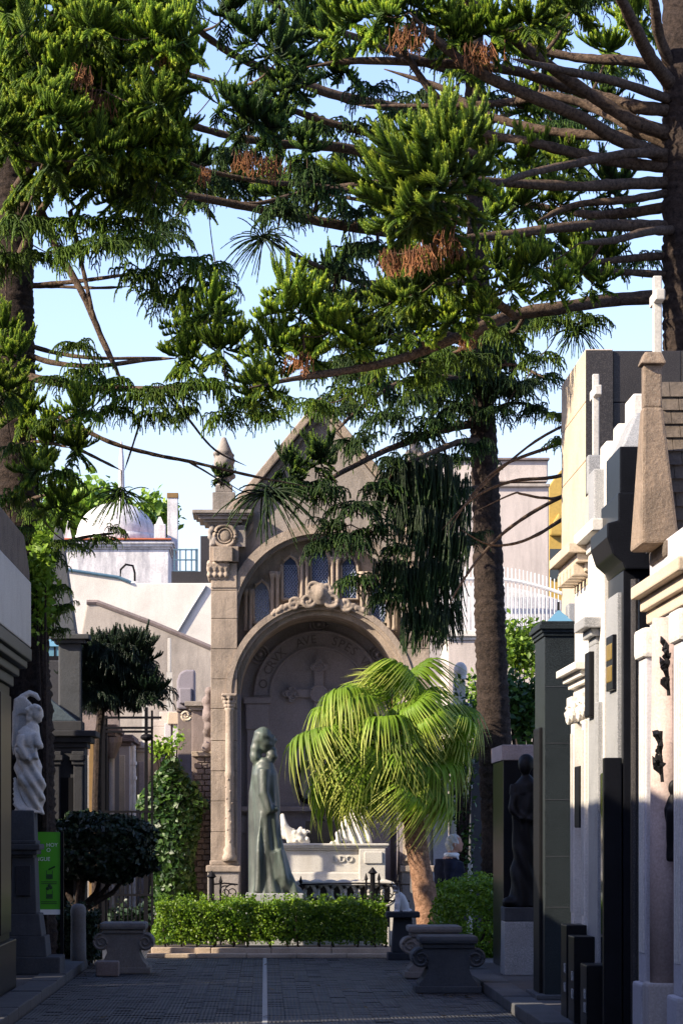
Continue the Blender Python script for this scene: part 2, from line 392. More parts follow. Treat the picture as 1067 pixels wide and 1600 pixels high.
# near tomb whose corner fills the left edge
T = thing('granite_mausoleum', 'dark polished granite mausoleum with rough stone cap at left edge', 'mausoleum', (-3.4, 25, .08))
MB().box(-3.7, -2.37, 22.42, 27.15, .085, .55).build('plinth', MT['black'], T, .01)
MB().box(-3.68, -2.43, 22.45, 27.1, .55, 2.95).build('wall', MT['black'], T, .008)
for y0, y1 in ((23.2, 24.3), (24.5, 25.7), (25.9, 26.95)):
    MB().box(-2.44, -2.40, y0, y1, .62, 2.85).build('panel', MT['black'], T, .01)
mb = MB(); z = cornice(mb, -3.6, -2.39, 22.6, 27.1, 2.95, ((.0,.1),(.05,.08),(.12,.07),(.16,.12))); mb.build('cornice', MT['darkgran'], T, .012)
MB().box(-3.6, -2.22, 22.7, 27.05, z, z+.62).build('attic_block', MT['greygran'], T, .012)
MB().extr([(23.2, z+.62), (27.0, z+.62), (27.0, z+.72), (26.4, z+1.0), (23.8, z+1.0), (23.2, z+.72)], 'x', -3.6, -2.23).build('cap', MT['roofstone'], T, .015)
MB().box(-3.68, -3.0, 27.15, 28.2, .085, 4.2).build('added_shade_wing', MT['black'], T, .01)  # hidden box added to narrow the sun streak on the street
T = thing('unseen_row_tomb', 'tall plain unseen tomb added before the left mausoleum for shade', 'mausoleum', (-3.6, 20, .08))  # unseen tomb added so the street and right row fall in shade
MB().box(-3.6, -2.3, 12, 21.72, .085, 4.3).build('wall', MT['darkgran'], T, .01)
mb = MB(); z = cornice(mb, -3.6, -2.3, 12, 21.6, 4.3, ((.06,.12),(.12,.12))); mb.build('cornice', MT['greygran'], T)
MB().box(-3.5, -2.4, 12.2, 21.6, z, z+.5).build('parapet', MT['greygran'], T, .02)
T = thing('added_shade_tomb', 'unseen tall tomb added behind the angel monument to block the sun', 'mausoleum', (-4.2, 29, .08))  # unseen blocker sized for the shade and the sun streak
MB().box(-4.4, -3.25, 28.47, 29.6, .085, 6.2).build('wall', MT['darktomb'], T, .01)
mb = MB(); cornice(mb, -4.4, -3.25, 28.5, 29.6, 6.2, ((.06,.12),(.12,.1))); mb.build('cornice', MT['darktomb'], T)
T = thing('added_shade_tomb', 'unseen broad tomb added behind the left trunk to block the sun', 'mausoleum', (-4.5, 32, .08))  # second unseen blocker, added to keep sun off the street
MB().box(-4.2, -3.3, 30.0, 32.9, .085, 4.8).build('wall', MT['darktomb'], T, .01)
mb = MB(); cornice(mb, -4.2, -3.3, 30.05, 32.9, 4.8, ((.05,.12),(.1,.1))); mb.build('cornice', MT['darktomb'], T)
for nm, lab, x0, x1, y0, y1, h in (('added_mausoleum', 'unseen plain mausoleum added left of the viewer to shade the street', -5, -2.4, -12, 11.7, 4.6), ('added_mausoleum', 'unseen plain mausoleum added right of the viewer to shade the street', 2.7, 5.5, -12, 16.9, 4.4)):
    T = thing(nm, lab, 'mausoleum', ((x0+x1)/2, (y0+y1)/2, .08), 'added mausoleums beside the viewer')  # unseen pair added to cut skylight reaching the street
    MB().box(x0, x1, y0, y1, .085, h).build('wall', MT['pedestal'], T, .01)
    mb = MB(); cornice(mb, x0, x1, y0, y1, h, ((.05,.1),(.1,.1))); mb.build('cornice', MT['pedestal'], T)
# angel pedestal
dA = 29.6
def pxbox(mb, d, x0, x1, y0, y1, th, sh=0):
    """box whose front face covers photograph pixels at depth d"""
    return mb.box(ax(x0, d), ax(x1, d), d+sh, d+sh+th, az(y1, d), az(y0, d))
T = thing('stone_pedestal', 'dark stepped stone pedestal under the white angel', 'pedestal', (ax(45, dA), dA+.3, .08))
def ped(name, x0, x1, y0, y1, ins, ix=0):
    MB().taper(ax(x0, dA), ax(x1, dA), dA+ins, dA+.62-ins, az(y1, dA), az(y0, dA), ix).build(name, MT['pedestal'], T, .012)
MB().box(ax(8, dA), ax(95, dA), dA-.06, dA+.68, .085, az(1495, dA)).build('base', MT['pedestal'], T, .015)
ped('step', 10, 74, 1463, 1495, -.03, .02); ped('step', 13, 66, 1428, 1463, .0, .03)
ped('die', 16, 57, 1340, 1428, .05, .02)
MB().box(ax(25, dA), ax(48, dA), dA+.03, dA+.08, az(1400, dA), az(1352, dA)).build('panel', MT['darktomb'], T, .01)
mb = MB(); zz = az(1340, dA)
for o, h in ((.0,.03),(.04,.05),(.07,.06),(.03,.04)):
    mb.box(ax(18, dA)-o, ax(52, dA)+o, dA+.05-o, dA+.57+o, zz, zz+h); zz += h
mb.build('capital', MT['pedestal'], T, .012)
ped('shaft', 16, 54, 1266, 1316, .08, .01)
# angel: one continuous marble figure
def A(x, y, dy=0): 
    v = at(x, y, dA+.3); v.y += dy; return v
T = thing('angel_statue', 'white marble angel with folded wings bowing its head', 'statue', A(45, 1266))
mb = MB()
def cap(mb, pts, rad, n=12): return mb.tube(pts, rad, n)
cap(mb, [A(46,1270), A(48,1245), A(48,1222), A(45,1202), A(41,1182), A(42,1165), A(46,1150), A(50,1141), A(52,1137)], [.16,.15,.145,.145,.115,.125,.135,.10,.05])       # body
cap(mb, [A(48,1214,-.05), A(62,1222,-.10), A(63,1245,-.1), A(58,1268,-.06)], [.11,.085,.06,.07])       # bent knee and shin
cap(mb, [A(38,1214,-.08), A(54,1226,-.13), A(57,1248,-.12), A(52,1268,-.1)], [.10,.08,.06,.06])
cap(mb, [A(49,1146), A(53,1132), A(57,1120)], [.10,.066,.06])
mb.ball(A(46,1158,-.06), (.13,.10,.11)); mb.ball(A(44,1178,-.07), (.11,.09,.10)); mb.ball(A(60,1115,-.01), (.06,.078,.088)); mb.ball(A(56,1110,0), (.072,.09,.07)); mb.ball(A(49,1114,.0), (.052,.085,.065)); mb.ball(A(47,1123,.0), (.038,.07,.05)); mb.ball(A(67,1119,-.01), (.016,.022,.016)); mb.ball(A(62,1126,-.01), (.03,.035,.025))
for k in range(10): mb.ball(A(44+2.2*k, 1103+1.2*abs(k-5), -.07+.012*(k % 3)), (.026,.03,.026), 8, 6)
cap(mb, [A(56,1149,-.09), A(64,1166,-.14), A(58,1184,-.16), A(48,1186,-.16)], [.058,.046,.036,.036])    # near arm
cap(mb, [A(36,1150,-.1), A(33,1172,-.14), A(44,1188,-.16)], [.055,.045,.036])
angel = sculpt('body', mb, MT['marble'], T, .011, 2, lambda V: .013*np.sin(62*(V[:,0]+.3*V[:,2])+7*np.sin(3*V[:,2]))*(V[:,2] < az(1165, dA)))
mb = MB()
for k in range(9):                     # wing: overlapping feathers below a rounded upper edge
    t = k/8; xt = 24+24*t; yt = 1100-12*math.sin(math.pi*min(1, .25+.75*t)); yb = 1180-62*t**1.6
    mb.tube([A(xt, yt, .10), A(xt-1, yt+(yb-yt)*.35, .12), A(xt-3+2*t, yt+(yb-yt)*.75, .11), A(xt-4+3*t, yb, .09)], [.022,.030,.028,.006], 7)
for k in range(7):
    t = k/6; xt = 25+22*t; yt = 1098-10*math.sin(math.pi*min(1, .25+.75*t)); mb.tube([A(xt, yt, .06), A(xt-1, yt+14, .08), A(xt-2, yt+30-8*t, .07)], [.02,.027,.008], 7)
mb.tube([A(62,1094,.06), A(56,1086,.07), A(46,1082,.09), A(35,1088,.09), A(27,1096,.09), A(23,1112,.09), A(22,1135,.1), A(24,1160,.1)], [.016,.03,.034,.036,.036,.032,.028,.012], 9)
sculpt('wing', mb, MT['marble'], T, .010, 1)
mb = MB()
for k in range(6): mb.tube([A(24,1215+8*k,-.05-.02*k), A(33,1245+4*k,-.1-.015*k), A(50,1262+k,-.11-.012*k), A(66,1270,-.1)], [.02,.026,.026,.012], 6)
sculpt('drapery', mb, MT['marble'], T, .011, 1)
# green notice
d = 30.75; T = thing('notice_board', 'bright green notice panel with white lettering behind the pedestal', 'sign', (ax(72, d), d, .08))
MB().box(ax(38, d), ax(95, d), d, d+.02, az(1422, d), az(1300, d)).build('panel', MT['green'], T)
MB().box(ax(95, d), ax(100, d), d-.02, d+.05, .085, az(1299, d)).build('post', MT['iron'], T)
MB().box(ax(34, d), ax(38, d), d-.02, d+.05, .085, az(1299, d)).build('post', MT['iron'], T)
MB().box(ax(38, d), ax(95, d), d-.003, d+.01, az(1429, d), az(1421, d)).build('footer', MT['signwhite'], T)
for s, x, y in (('HOY', 91, 1323), ('O', 80, 1331), ('NGUE', 79, 1345)):
    text_at('lettering', s, .058, (ax(x, d), d-.006, az(y, d)), MT['signwhite'], T, ext=.002, align='RIGHT')
for yy in (1360, 1391):
    mb = MB(); c = at(78, yy+6, d-.006)
    mb.box(c.x-.035, c.x+.035, c.y-.002, c.y+.003, c.z-.05, c.z-.042); mb.box(c.x-.035, c.x-.028, c.y-.002, c.y+.003, c.z-.05, c.z+.04); mb.box(c.x+.028, c.x+.035, c.y-.002, c.y+.003, c.z-.05, c.z+.04)
    mb.box(c.x-.028, c.x+.028, c.y-.001, c.y+.003, c.z-.04, c.z+.0)
    mb.tube([(c.x-.01, c.y, c.z+.05), (c.x+.06, c.y, c.z+.085)], .009, 5) if yy == 1360 else [mb.ball((c.x+dx, c.y, c.z+.06+dz), (.02,.004,.02), 8, 5) for dx, dz in ((-.02,0),(.015,.01),(0,.03))]
    mb.build('pictogram', MT['signdark'], T)
    m2 = MB()
    for k in range(2): m2.box(c.x-.09, c.x+.08, c.y-.001, c.y+.003, c.z-.085-.02*k, c.z-.078-.02*k)
    m2.build('caption', MT['signdark'], T)
# bollard, bench, block
d = 32.6; T = thing('stone_bollard', 'weathered round topped stone bollard beside the left bench', 'bollard', (ax(123, d), d, 0))
MB().lathe(ax(123, d), d, [(.095, -.02), (.09, .2), (.085, az(1432, d)), (.09, az(1430, d)), (.09, az(1424, d)), (.085, az(1418, d)), (.06, az(1413, d)), (.02, az(1412, d))], 16).build('shaft', MT['bench'], T, 0, True)
def bench(d, x0, x1, ytop, ybase, label, mat, depth=.62, scroll=1):
    k = d/FPX; X0, X1 = ax(x0, d), ax(x1, d); zt = az(ytop, d); zb = max(0, az(ybase, d)); W = X1-X0; h = zt-zb
    T = thing('stone_bench', label, 'bench', ((X0+X1)/2, d+depth/2, zb), 'scrolled stone benches')
    MB().box(X0, X1, d, d+depth, zt-.075, zt).build('seat', mat, T, .03)
    MB().box(X0+.03, X1-.03, d+.03, d+depth-.03, zt-.12, zt-.075).build('seat_moulding', mat, T, .015)
    xa, xb = X0+W*.09, X1-W*.09
    prof = [(xa-.05, zb), (xb+.05, zb), (xb+.05, zb+.10), (xb+.01, zb+.14), (xb-.035, zb+h*.42), (xb+.005, zb+h*.62), (xb+.045, zt-.12), (xa-.045, zt-.12), (xa-.005, zb+h*.62), (xa+.035, zb+h*.42), (xa-.01, zb+.14), (xa-.05, zb+.10)]
    MB().extr(prof, 'y', d+.05, d+depth-.05).build('support', mat, T, .012)
    for sx, sg in ((xa, 1), (xb, -1)):
        mb = MB(); c = (sx-.03*sg, d+.04, zt-.12-h*.17); R = h*.165
        mb.spiral(c, R, .017, 'y', 1.8, sg, 30, 6, math.pi/2)
        mb.extr([(c[0]+R*math.cos(a), c[2]+R*math.sin(a)) for a in np.linspace(0, 2*math.pi, 20, endpoint=False)], 'y', d+.045, d+depth-.045)
        mb.build('scroll', mat, T)
    MB().box(xa-.09, xb+.09, d+.04, d+depth-.04, zb, zb+.07).build('foot', mat, T, .012)
    return T
bench(31.4, 156, 229, 1442, 1522, 'dark scrolled stone bench by the bollard, left of the hedge', MT['bench'])
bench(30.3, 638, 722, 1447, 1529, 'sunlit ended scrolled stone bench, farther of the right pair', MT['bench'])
bench(27.6, 655, 747, 1463, 1553, 'shadowed scrolled stone bench, nearer of the right pair', MT['pedestal'])  # darker stone than its twin stands in for the shadow
d = 30.9; T = thing('stone_block', 'low rough stone block against the left bench foot', 'block', (ax(170, d), d, 0))
MB().box(ax(150, d), ax(186, d), d, d+.22, 0, az(1502, d)).build('block', MT['brownstone'], T, .02)
# dark tomb with pediment behind topiary
d = 33.9; T = thing('dark_tomb', 'dark classical tomb with broken cornice behind the green notice', 'mausoleum', (ax(110, d), d+.8, 0))
X0, X1 = ax(72, d), ax(133, d)
MB().box(X0, X1, d, d+.6, 0, az(1168, d)).build('wall', MT['darktomb'], T, .01)
for x in (80, 116):
    MB().box(ax(x, d), ax(x+14, d), d-.06, d+.05, .3, az(1195, d)).build('pilaster', MT['darktomb'], T, .01)
    mb = MB(); cornice(mb, ax(x, d), ax(x+14, d), d-.06, d, az(1195, d), ((.02,.05),(.04,.06),(.02,.05))); mb.build('capital', MT['darktomb'], T, .008)
MB().box(ax(96, d), ax(115, d), d-.01, d+.02, .1, az(1215, d)).build('door', MT['iron'], T)
mb = MB(); zc = cornice(mb, X0, X1, d, d+.6, az(1168, d), ((.03,.06),(.08,.07),(.14,.07))); mb.build('cornice', MT['darktomb'], T, .012)
MB().box(X0-.02, ax(128, d), d+.05, d+.6, zc, zc+.12).build('attic', MT['darktomb'], T, .012)
MB().extr([(ax(74, d), zc+.12), (ax(120, d), zc+.12), (ax(74, d), az(1088, d))], 'y', d+.1, d+.58).build('slate', MT['slate'], T, .01)
MB().box(ax(86, d), ax(122, d), d+.62, d+.92, 0, az(1000, d)).build('chimney_block', MT['pedestal'], T, .02)
mb = MB(); cornice(mb, ax(86, d), ax(122, d), d+.62, d+.92, az(1000, d), ((.05,.05),(.1,.06))); mb.build('chimney_cap', MT['pedestal'], T, .01)
d = 41.0
T = thing('ochre_tomb', 'narrow tomb with ochre corner and white pilaster behind the dark tomb', 'mausoleum', (ax(138, d), d+.6, 0))
MB().box(ax(118, d), ax(150, d), d+.3, d+1.6, 0, az(1105, d)).build('wall', MT['brownstone'], T, .01)
MB().box(ax(126, d), ax(138, d), d+.2, d+.32, 0, az(1180, d)).build('pilaster', MT['white'], T, .01)
MB().box(ax(139, d), ax(146, d), d+.16, d+.32, 0, az(1150, d)).build('corner_post', MT['ochre'], T, .008)
mb = MB(); cornice(mb, ax(118, d), ax(150, d), d+.25, d+1.6, az(1105, d), ((.02,.06),(.06,.06),(.03,.05),(.08,.07))); mb.build('cornice', MT['ochre'], T, .01)
d = 43
T = thing('glass_lantern', 'small blue glass roof lantern on dark drum among the left tombs', 'skylight', (ax(85, d), d, az(1028, d)))
MB().box(ax(66, d), ax(106, d), d, d+.4, az(1032, d), az(1025, d)).build('curb', MT['iron'], T)
x0, x1 = ax(68, d), ax(104, d); zb, zt = az(1025, d), az(1010, d)
for xx in (x0, (x0+x1)/2, x1): MB().box(xx-.012, xx+.012, d, d+.02, zb, zt).build('post', MT['iron'], T)
MB().box(x0+.012, x1-.012, d+.01, d+.38, zb, zt).build('pane', MT['skygl'], T)
MB().taper(x0-.04, x1+.04, d-.03, d+.43, zt, az(995, d), .17).build('roof', MT['skygl'], T)
T = thing('dark_vault', 'low dark vault carrying the blue glass lantern', 'mausoleum', (ax(90, d), d+.6, 0))
MB().box(ax(40, d), ax(128, d), d-.05, d+1.6, 0, az(1032, d)).build('wall', MT['darktomb'], T, .02)
# second line of pale tombs left of the chapel
def tomb(name, label, d, x0, x1, ytop, mat, depth=1.5, cor=MT['brownstone'], door=None, steps=((.03,.06),(.08,.06),(.05,.05)), extra=None, cat='mausoleum'):
    T = thing(name, label, cat, ((ax(x0, d)+ax(x1, d))/2, d+depth/2, 0))
    MB().box(ax(x0, d), ax(x1, d), d, d+depth, 0, az(ytop, d)).build('wall', mat, T, .012)
    mb = MB(); z = cornice(mb, ax(x0, d), ax(x1, d), d, d+depth, az(ytop, d), steps); mb.build('cornice', cor, T, .01)
    if door: MB().box(ax(door[0], d), ax(door[1], d), d-.03, d+.02, .05, az(door[2], d)).build('door', door[3] if len(door) > 3 else MT['iron'], T, .01)
    return T, z
T, z = tomb('white_tomb', 'narrow white rendered tomb with downpipes beyond the iron gate', 44, 178, 203, 1165, MT['lavender'], 2.0, MT['brownstone'])
for x in (204, 209): 
    mb = MB().tube([at(x, 1430, 44.2), at(x, 1165, 44.2)], .035, 8)
    for y in (1195, 1218, 1320): mb.tube([at(x, y, 44.2), at(x, y-5, 44.2)], .055, 8)
    mb.build('downpipe', MT['whiteiron'], T)
MB().box(ax(181, 44), ax(196, 44), 43.97, 44.03, .3, az(1180, 44)).build('panel', MT['white'], T, .01)
T, z = tomb('white_tomb', 'slim white tomb with blue shutter next to the downpipes', 46, 207, 232, 1175, MT['white'], 2.2, MT['white'])
MB().box(ax(207, 46), ax(214, 46), 45.96, 46.02, az(1200, 46), az(1172, 46)).build('shutter', MT['blueiron'], T)
MB().box(ax(217, 46), ax(226, 46), 45.94, 46.02, .1, az(1190, 46)).build('pilaster', MT['lavender'], T, .01)
T, z = tomb('black_tomb', 'narrow black tomb with glossy door left of the white tombs', 42, 150, 178, 1150, MT['darktomb'], 1.6, MT['brownstone'], (158, 166, 1190))
MB().tube([at(175, 1420, 41.9), at(175, 1160, 41.9)], .045, 10).build('column', MT['lavender'], T)
MB().lathe(ax(176, 41.8), 41.8, [(.05, az(1185, 41.8)), (.07, az(1178, 41.8)), (.14, az(1160, 41.8)), (.15, az(1152, 41.8))], 14).build('capital', MT['brownstone'], T)
T, z = tomb('grey_tomb', 'pale grey stepped tomb with tall panels right of the iron gate', 47, 238, 292, 1135, MT['beige'], 2.0, MT['beige'], None, ((.0,.1),(-.12,.15)))
for x0, x1, m in ((258, 268, 'lavender'), (271, 281, 'lavender'), (283, 289, 'white')): MB().box(ax(x0, 47), ax(x1, 47), 46.9, 47.02, az(1185, 47), az(1130, 47)).build('panel', MT[m], T, .012)
MB().extr([(ax(262, 47), az(1132, 47)), (ax(282, 47), az(1132, 47)), (ax(280, 47), az(1113, 47)), (ax(264, 47), az(1113, 47))], 'y', 46.85, 47.2).build('cap_block', MT['cream'], T, .015)
T, z = tomb('scroll_tomb', 'grey purple tomb with rounded hood beside the chapel', 45.5, 278, 306, 1112, MT['brownstone'], 1.5, MT['brownstone'], None, ((.02,.05),))
mb = MB(); c = at(296, 1075, 45.5); mb.extr([(ax(277, 45.5), az(1108, 45.5)), (ax(277, 45.5), az(1065, 45.5)), (ax(281, 45.5), az(1052, 45.5)), (ax(290, 45.5), az(1047, 45.5)), (ax(305, 45.5), az(1047, 45.5)), (ax(305, 45.5), az(1108, 45.5))], 'y', 45.4, 46.0); mb.build('hood', MT['chapel_in'], T, .03)
MB().box(ax(281, 45.5), ax(300, 45.5), 45.3, 45.42, az(1100, 45.5), az(1076, 45.5)).build('plaque', MT['chapel_in'], T, .02)
mb = MB(); mb.spiral(at(291, 1118, 45.3), .09, .03, 'y', 1.6, -1, 24, 6); mb.build('scroll', MT['cream'], T)
T, z = tomb('brown_tomb', 'dark brown brick tomb close against the chapel left pier', 41.6, 300, 331, 1110, MT['brownstone'], 2.0, MT['chapel_grey'], None, ((.04,.06),(.1,.07)))
for r in range(24):
    for c_ in range(2):
        MB().box(ax(304+13*c_+(4 if r % 2 else 0), 41.6), ax(315.5+13*c_+(4 if r % 2 else 0), 41.6), 41.55, 41.62, az(1398-9*r, 41.6), az(1390.5-9*r, 41.6)).build('brick', MT['brownstone'], T, .006)
MB().box(ax(300, 41.6), ax(331, 41.6), 41.5, 41.6, az(1182, 41.6), az(1174, 41.6)).build('string_course', MT['chapel'], T, .008)
mb = MB()
for k in range(12): mb.ball((ax(326, 41.4)+random.uniform(-.04,.05), 41.4+random.uniform(-.06,.06), az(1080+8*k, 41.4)), random.uniform(.06,.1), 8, 6)
sculpt('carved_bracket', mb, MT['brownstone'], T, .025, 2)
# gable wall, white wall, domed chapel
d = 52; T = thing('gable_wall', 'weathered grey lean-to gable wall with sloping top left of chapel', 'wall', (ax(200, d), d, 0))
MB().extr([(ax(128, d), 0), (ax(345, d), 0), (ax(345, d), az(1018, d)), (ax(330, d), az(1013, d)), (ax(240, d), az(975, d)), (ax(152, d), az(942, d)), (ax(136, d), az(942, d)), (ax(128, d), az(985, d))], 'y', d, d+.3).build('wall', MT['greywall'], T, .03)
mb = MB(); mb.tube([at(136, 941, d), at(152, 941, d), at(240, 974, d), at(330, 1012, d), at(345, 1017, d)], .05, 6); mb.build('coping', MT['brownstone'], T)
d = 56; T = thing('white_wall', 'tall bright white rendered boundary wall below the dome', 'wall', (ax(210, d), d, 0))
MB().extr([(ax(95, d), 0), (ax(345, d), 0), (ax(345, d), az(911, d)), (ax(205, d), az(911, d)), (ax(190, d), az(904, d)), (ax(95, d), az(888, d))], 'y', d, d+.35).build('wall', MT['white'], T, .02)
mb = MB().tube([at(98, 889, d-.02), at(185, 902, d-.02), at(205, 910, d-.02)], .035, 6).build('blue_pipe', MT['blueiron'], T)
mb = MB().tube([at(188, 906, d), at(189, 890, d), at(197, 882, d), at(208, 884, d), at(211, 895, d), at(211, 908, d)], .025, 6).build('hoop', MT['iron'], T)
MB().tube([at(322, 915, d-.03), at(300, 950, d-.03), at(275, 992, d-.03)], .03, 6).build('cable', MT['greygran'], T)
mb = MB().box(ax(268, d), ax(345, d), d+.1, d+.6, az(913, d), az(892, d)).build('dark_parapet', MT['slab'], T)
T2 = thing('roof_railing', 'blue painted iron roof railing above the white wall', 'railing', (ax(293, d), d+.35, az(892, d)))
for x in (272, 281, 290, 299, 306, 308): MB().box(ax(x, d)-.014, ax(x, d)+.014, d+.3, d+.33, az(893, d), az(855, d)).build('baluster', MT['blueiron'], T2)
for y in (856, 872, 890): MB().box(ax(271, d), ax(309, d), d+.295, d+.335, az(y+1.5, d), az(y-.5, d)).build('rail', MT['blueiron'], T2)
MB().box(ax(313, d), ax(330, d), d+.3, d+.8, az(895, d), az(835, d)).build('dark_pier', MT['slab'], T)
d = 62; T = thing('domed_chapel', 'old domed chapel with mottled white walls behind white wall', 'building', (ax(185, d), d+1.3, 0))
MB().box(ax(92, d), ax(264, d), d, d+2.6, 0, az(858, d)).build('wall', MT['dome'], T, .02)
mb = MB(); cornice(mb, ax(92, d), ax(264, d), d, d+2.6, az(858, d), ((.03,.05),(.08,.06),(.12,.06))); mb.build('cornice', MT['dome'], T, .01)
MB().box(ax(90, d), ax(268, d), d-.16, d+2.7, az(844, d), az(842, d)).build('roof_edge', MT['terracotta'], T)
cx = ax(177, d); R = ax(242, d)-cx
MB().lathe(cx, d+1.3, [(R, az(844, d)), (R, az(828, d)), (R*.97, az(827, d))]+[(R*.97*math.cos(a), az(828, d)+R*.82*math.sin(a)) for a in np.linspace(.05, 1.5, 12)], 28).build('dome', MT['dome'], T, 0, True)
for x, yt in ((95, 808), (106, 812)): MB().taper(ax(x-7, d), ax(x+7, d), d+.1, d+.3, az(846, d), az(yt, d), .09).build('pinnacle', MT['dome'], T)
MB().box(ax(241, d), ax(259, d), d+.1, d+.4, az(844, d), az(818, d)).build('parapet_block', MT['dome'], T, .02)
MB().taper(ax(243, d), ax(256, d), d+.13, d+.35, az(818, d), az(806, d), .07).build('finial', MT['dome'], T)
d = 64; T = thing('chimney', 'tall pale square chimney right of the dome', 'chimney', (ax(269, d), d, 0))
MB().box(ax(262, d), ax(278, d), d, d+.25, 0, az(772, d)).build('shaft', MT['dome'], T, .01)
MB().box(ax(261, d), ax(279, d), d-.02, d+.27, az(778, d), az(770, d)).build('cap', MT['ochre'], T, .01)
d = 60; T = thing('round_spire', 'slim white finial rising beside the dome', 'finial', (ax(180, d), d, az(846, d)))
MB().lathe(ax(178, d), 63.3, [(.12, az(800, 63.3)), (.1, az(770, 63.3)), (.07, az(765, 63.3)), (.06, az(720, 63.3)), (.02, az(690, 63.3))], 10).build('shaft', MT['dome'], T)
d = 47.5; T = thing('slate_spire', 'grey slate spire behind the left trunk', 'spire', (ax(85, d), d, 0))
MB().taper(ax(40, d), ax(122, d), d, d+.9, 0, az(985, d), .03).build('base', MT['pedestal'], T, .02)
MB().taper(ax(62, d), ax(118, d), d+.05, d+.7, az(985, d), az(820, d), .24).build('spire', MT['pedestal'], T, .02)
d = 50; T = thing('white_obelisk', 'slim white obelisk against the gable wall, left of its twin', 'obelisk', (ax(227, d), d, 0), 'slim white obelisks')
MB().taper(ax(220, d), ax(234, d), d, d+.15, 0, az(1035, d), .03).build('base', MT['marble'], T); MB().box(ax(224.5, d), ax(229.5, d), d+.03, d+.1, az(1035, d), az(987, d)).build('shaft', MT['marble'], T, .01)
T = thing('white_obelisk', 'slim white obelisk against the gable wall, right of its twin', 'obelisk', (ax(265, d), d, 0), 'slim white obelisks')
MB().taper(ax(258, d), ax(272, d), d, d+.15, 0, az(1050, d), .03).build('base', MT['marble'], T); MB().box(ax(262.5, d), ax(267.5, d), d+.03, d+.1, az(1050, d), az(997, d)).build('shaft', MT['marble'], T, .01)
T = thing('brown_obelisk', 'stubby brown stone obelisk above the small dark conifer', 'obelisk', (ax(174, d), d, 0))
MB().taper(ax(160, d), ax(188, d), d, d+.3, 0, az(1020, d), .02).build('base', MT['brownstone'], T); MB().taper(ax(163, d), ax(185, d), d+.03, d+.25, az(1020, d), az(990, d), .06).build('shaft', MT['brownstone'], T)
# iron gate frame
d = 38.6; T = thing('iron_gate', 'tall black iron gate frame with crossed bars left of ivy', 'gate', (ax(205, d), d, 0))
for x, yt, w_ in ((162, 1118, .05), (167, 1118, .03), (229, 1105, .045), (238, 1110, .03)): MB().box(ax(x, d)-w_/2, ax(x, d)+w_/2, d-w_/2, d+w_/2, 0, az(yt, d)).build('post', MT['iron'], T)
for x0, x1, y in ((158, 253, 1121), (165, 240, 1137), (165, 238, 1143), (165, 240, 1268), (165, 240, 1398)): MB().box(ax(x0, d), ax(x1, d), d-.03, d+.03, az(y+2, d), az(y-1.5, d)).build('rail', MT['iron'], T)
for k in range(9): MB().box(ax(174+6.5*k, d)-.008, ax(174+6.5*k, d)+.008, d-.01, d+.01, 0, az(1268 if k % 3 else 1340, d)).build('bar', MT['iron'], T)
MB().ball(at(230, 1152, d), (.09,.09,.05)).build('lamp_cap', MT['iron'], T)

# ---------------------------------------------------------------- right row
X = 2.47
T = thing('granite_mausoleum', 'speckled dark green granite mausoleum with moulded top, behind ionic pilaster', 'mausoleum', (3.2, 26, .08))
MB().box(X, 4.2, 25.15, 26.05, .085, 3.30).build('wall', MT['darkgran'], T, .006)
for z0 in (.9, 1.35, 1.85, 2.35, 2.85): MB().box(X-.002, 4.19, 25.146, 25.152, z0, z0+.004).build('joint', MT['pedestal'], T)
mb = MB(); cornice(mb, X, 4.2, 25.15, 26.05, 3.30, ((.015,.03),(.03,.03),(.05,.04),(.035,.03))); mb.build('cornice', MT['darkgran'], T, .006)
MB().box(X-.03, X+.02, 25.35, 25.9, .085, 2.5).build('door', MT['darkbronze'], T, .01)
MB().box(X-.08, 4.2, 25.05, 26.1, .085, .13).build('step', MT['kerb'], T, .01)
MB().box(ax(872, 25.5)+.09, ax(900, 25.5)+.1, 25.5, 25.8, 3.43, 3.62).build('top_block', MT['greygran'], T, .01)
T = thing('glass_lantern', 'small blue glass pyramid lantern on the granite mausoleum', 'skylight', (2.62, 25.6, 3.43))
MB().taper(2.5, 2.78, 25.45, 25.8, 3.43, 3.56, .13).build('roof', MT['skygl'], T)
MB().tube([(2.64, 25.62, 3.5), (2.64, 25.62, 3.64)], .012, 6).build('spike', MT['iron'], T)
# tall slab tomb
T = thing('slab_tomb', 'tall cream stone tomb with dark granite side towering over the row', 'mausoleum', (3.6, 28, .08))
zt = az(545, 27)
for z0, z1 in ((.085, 3.0), (3.004, az(720, 27)), (az(720, 27)+.006, az(628, 27)), (az(628, 27)+.006, zt)):
    MB().box(3.04, 3.3, 27.02, 29.2, z0, z1).build('stone_block', MT['cream'], T, .008)
for x0, x1 in ((3.304, 3.95), (3.956, 4.6)):
    for z0, z1 in ((.085, az(628, 27)), (az(628, 27)+.006, zt-.01)): MB().box(x0, x1, 27.05, 29.2, z0, z1).build('granite_panel', MT['slab'], T, .006)
MB().poly([(3.043, 27.018, .1), (3.30, 27.018, .1), (3.30, 27.018, zt-.01), (3.043, 27.018, zt-.01)]).build('dark_edge', MT['slab'], T)
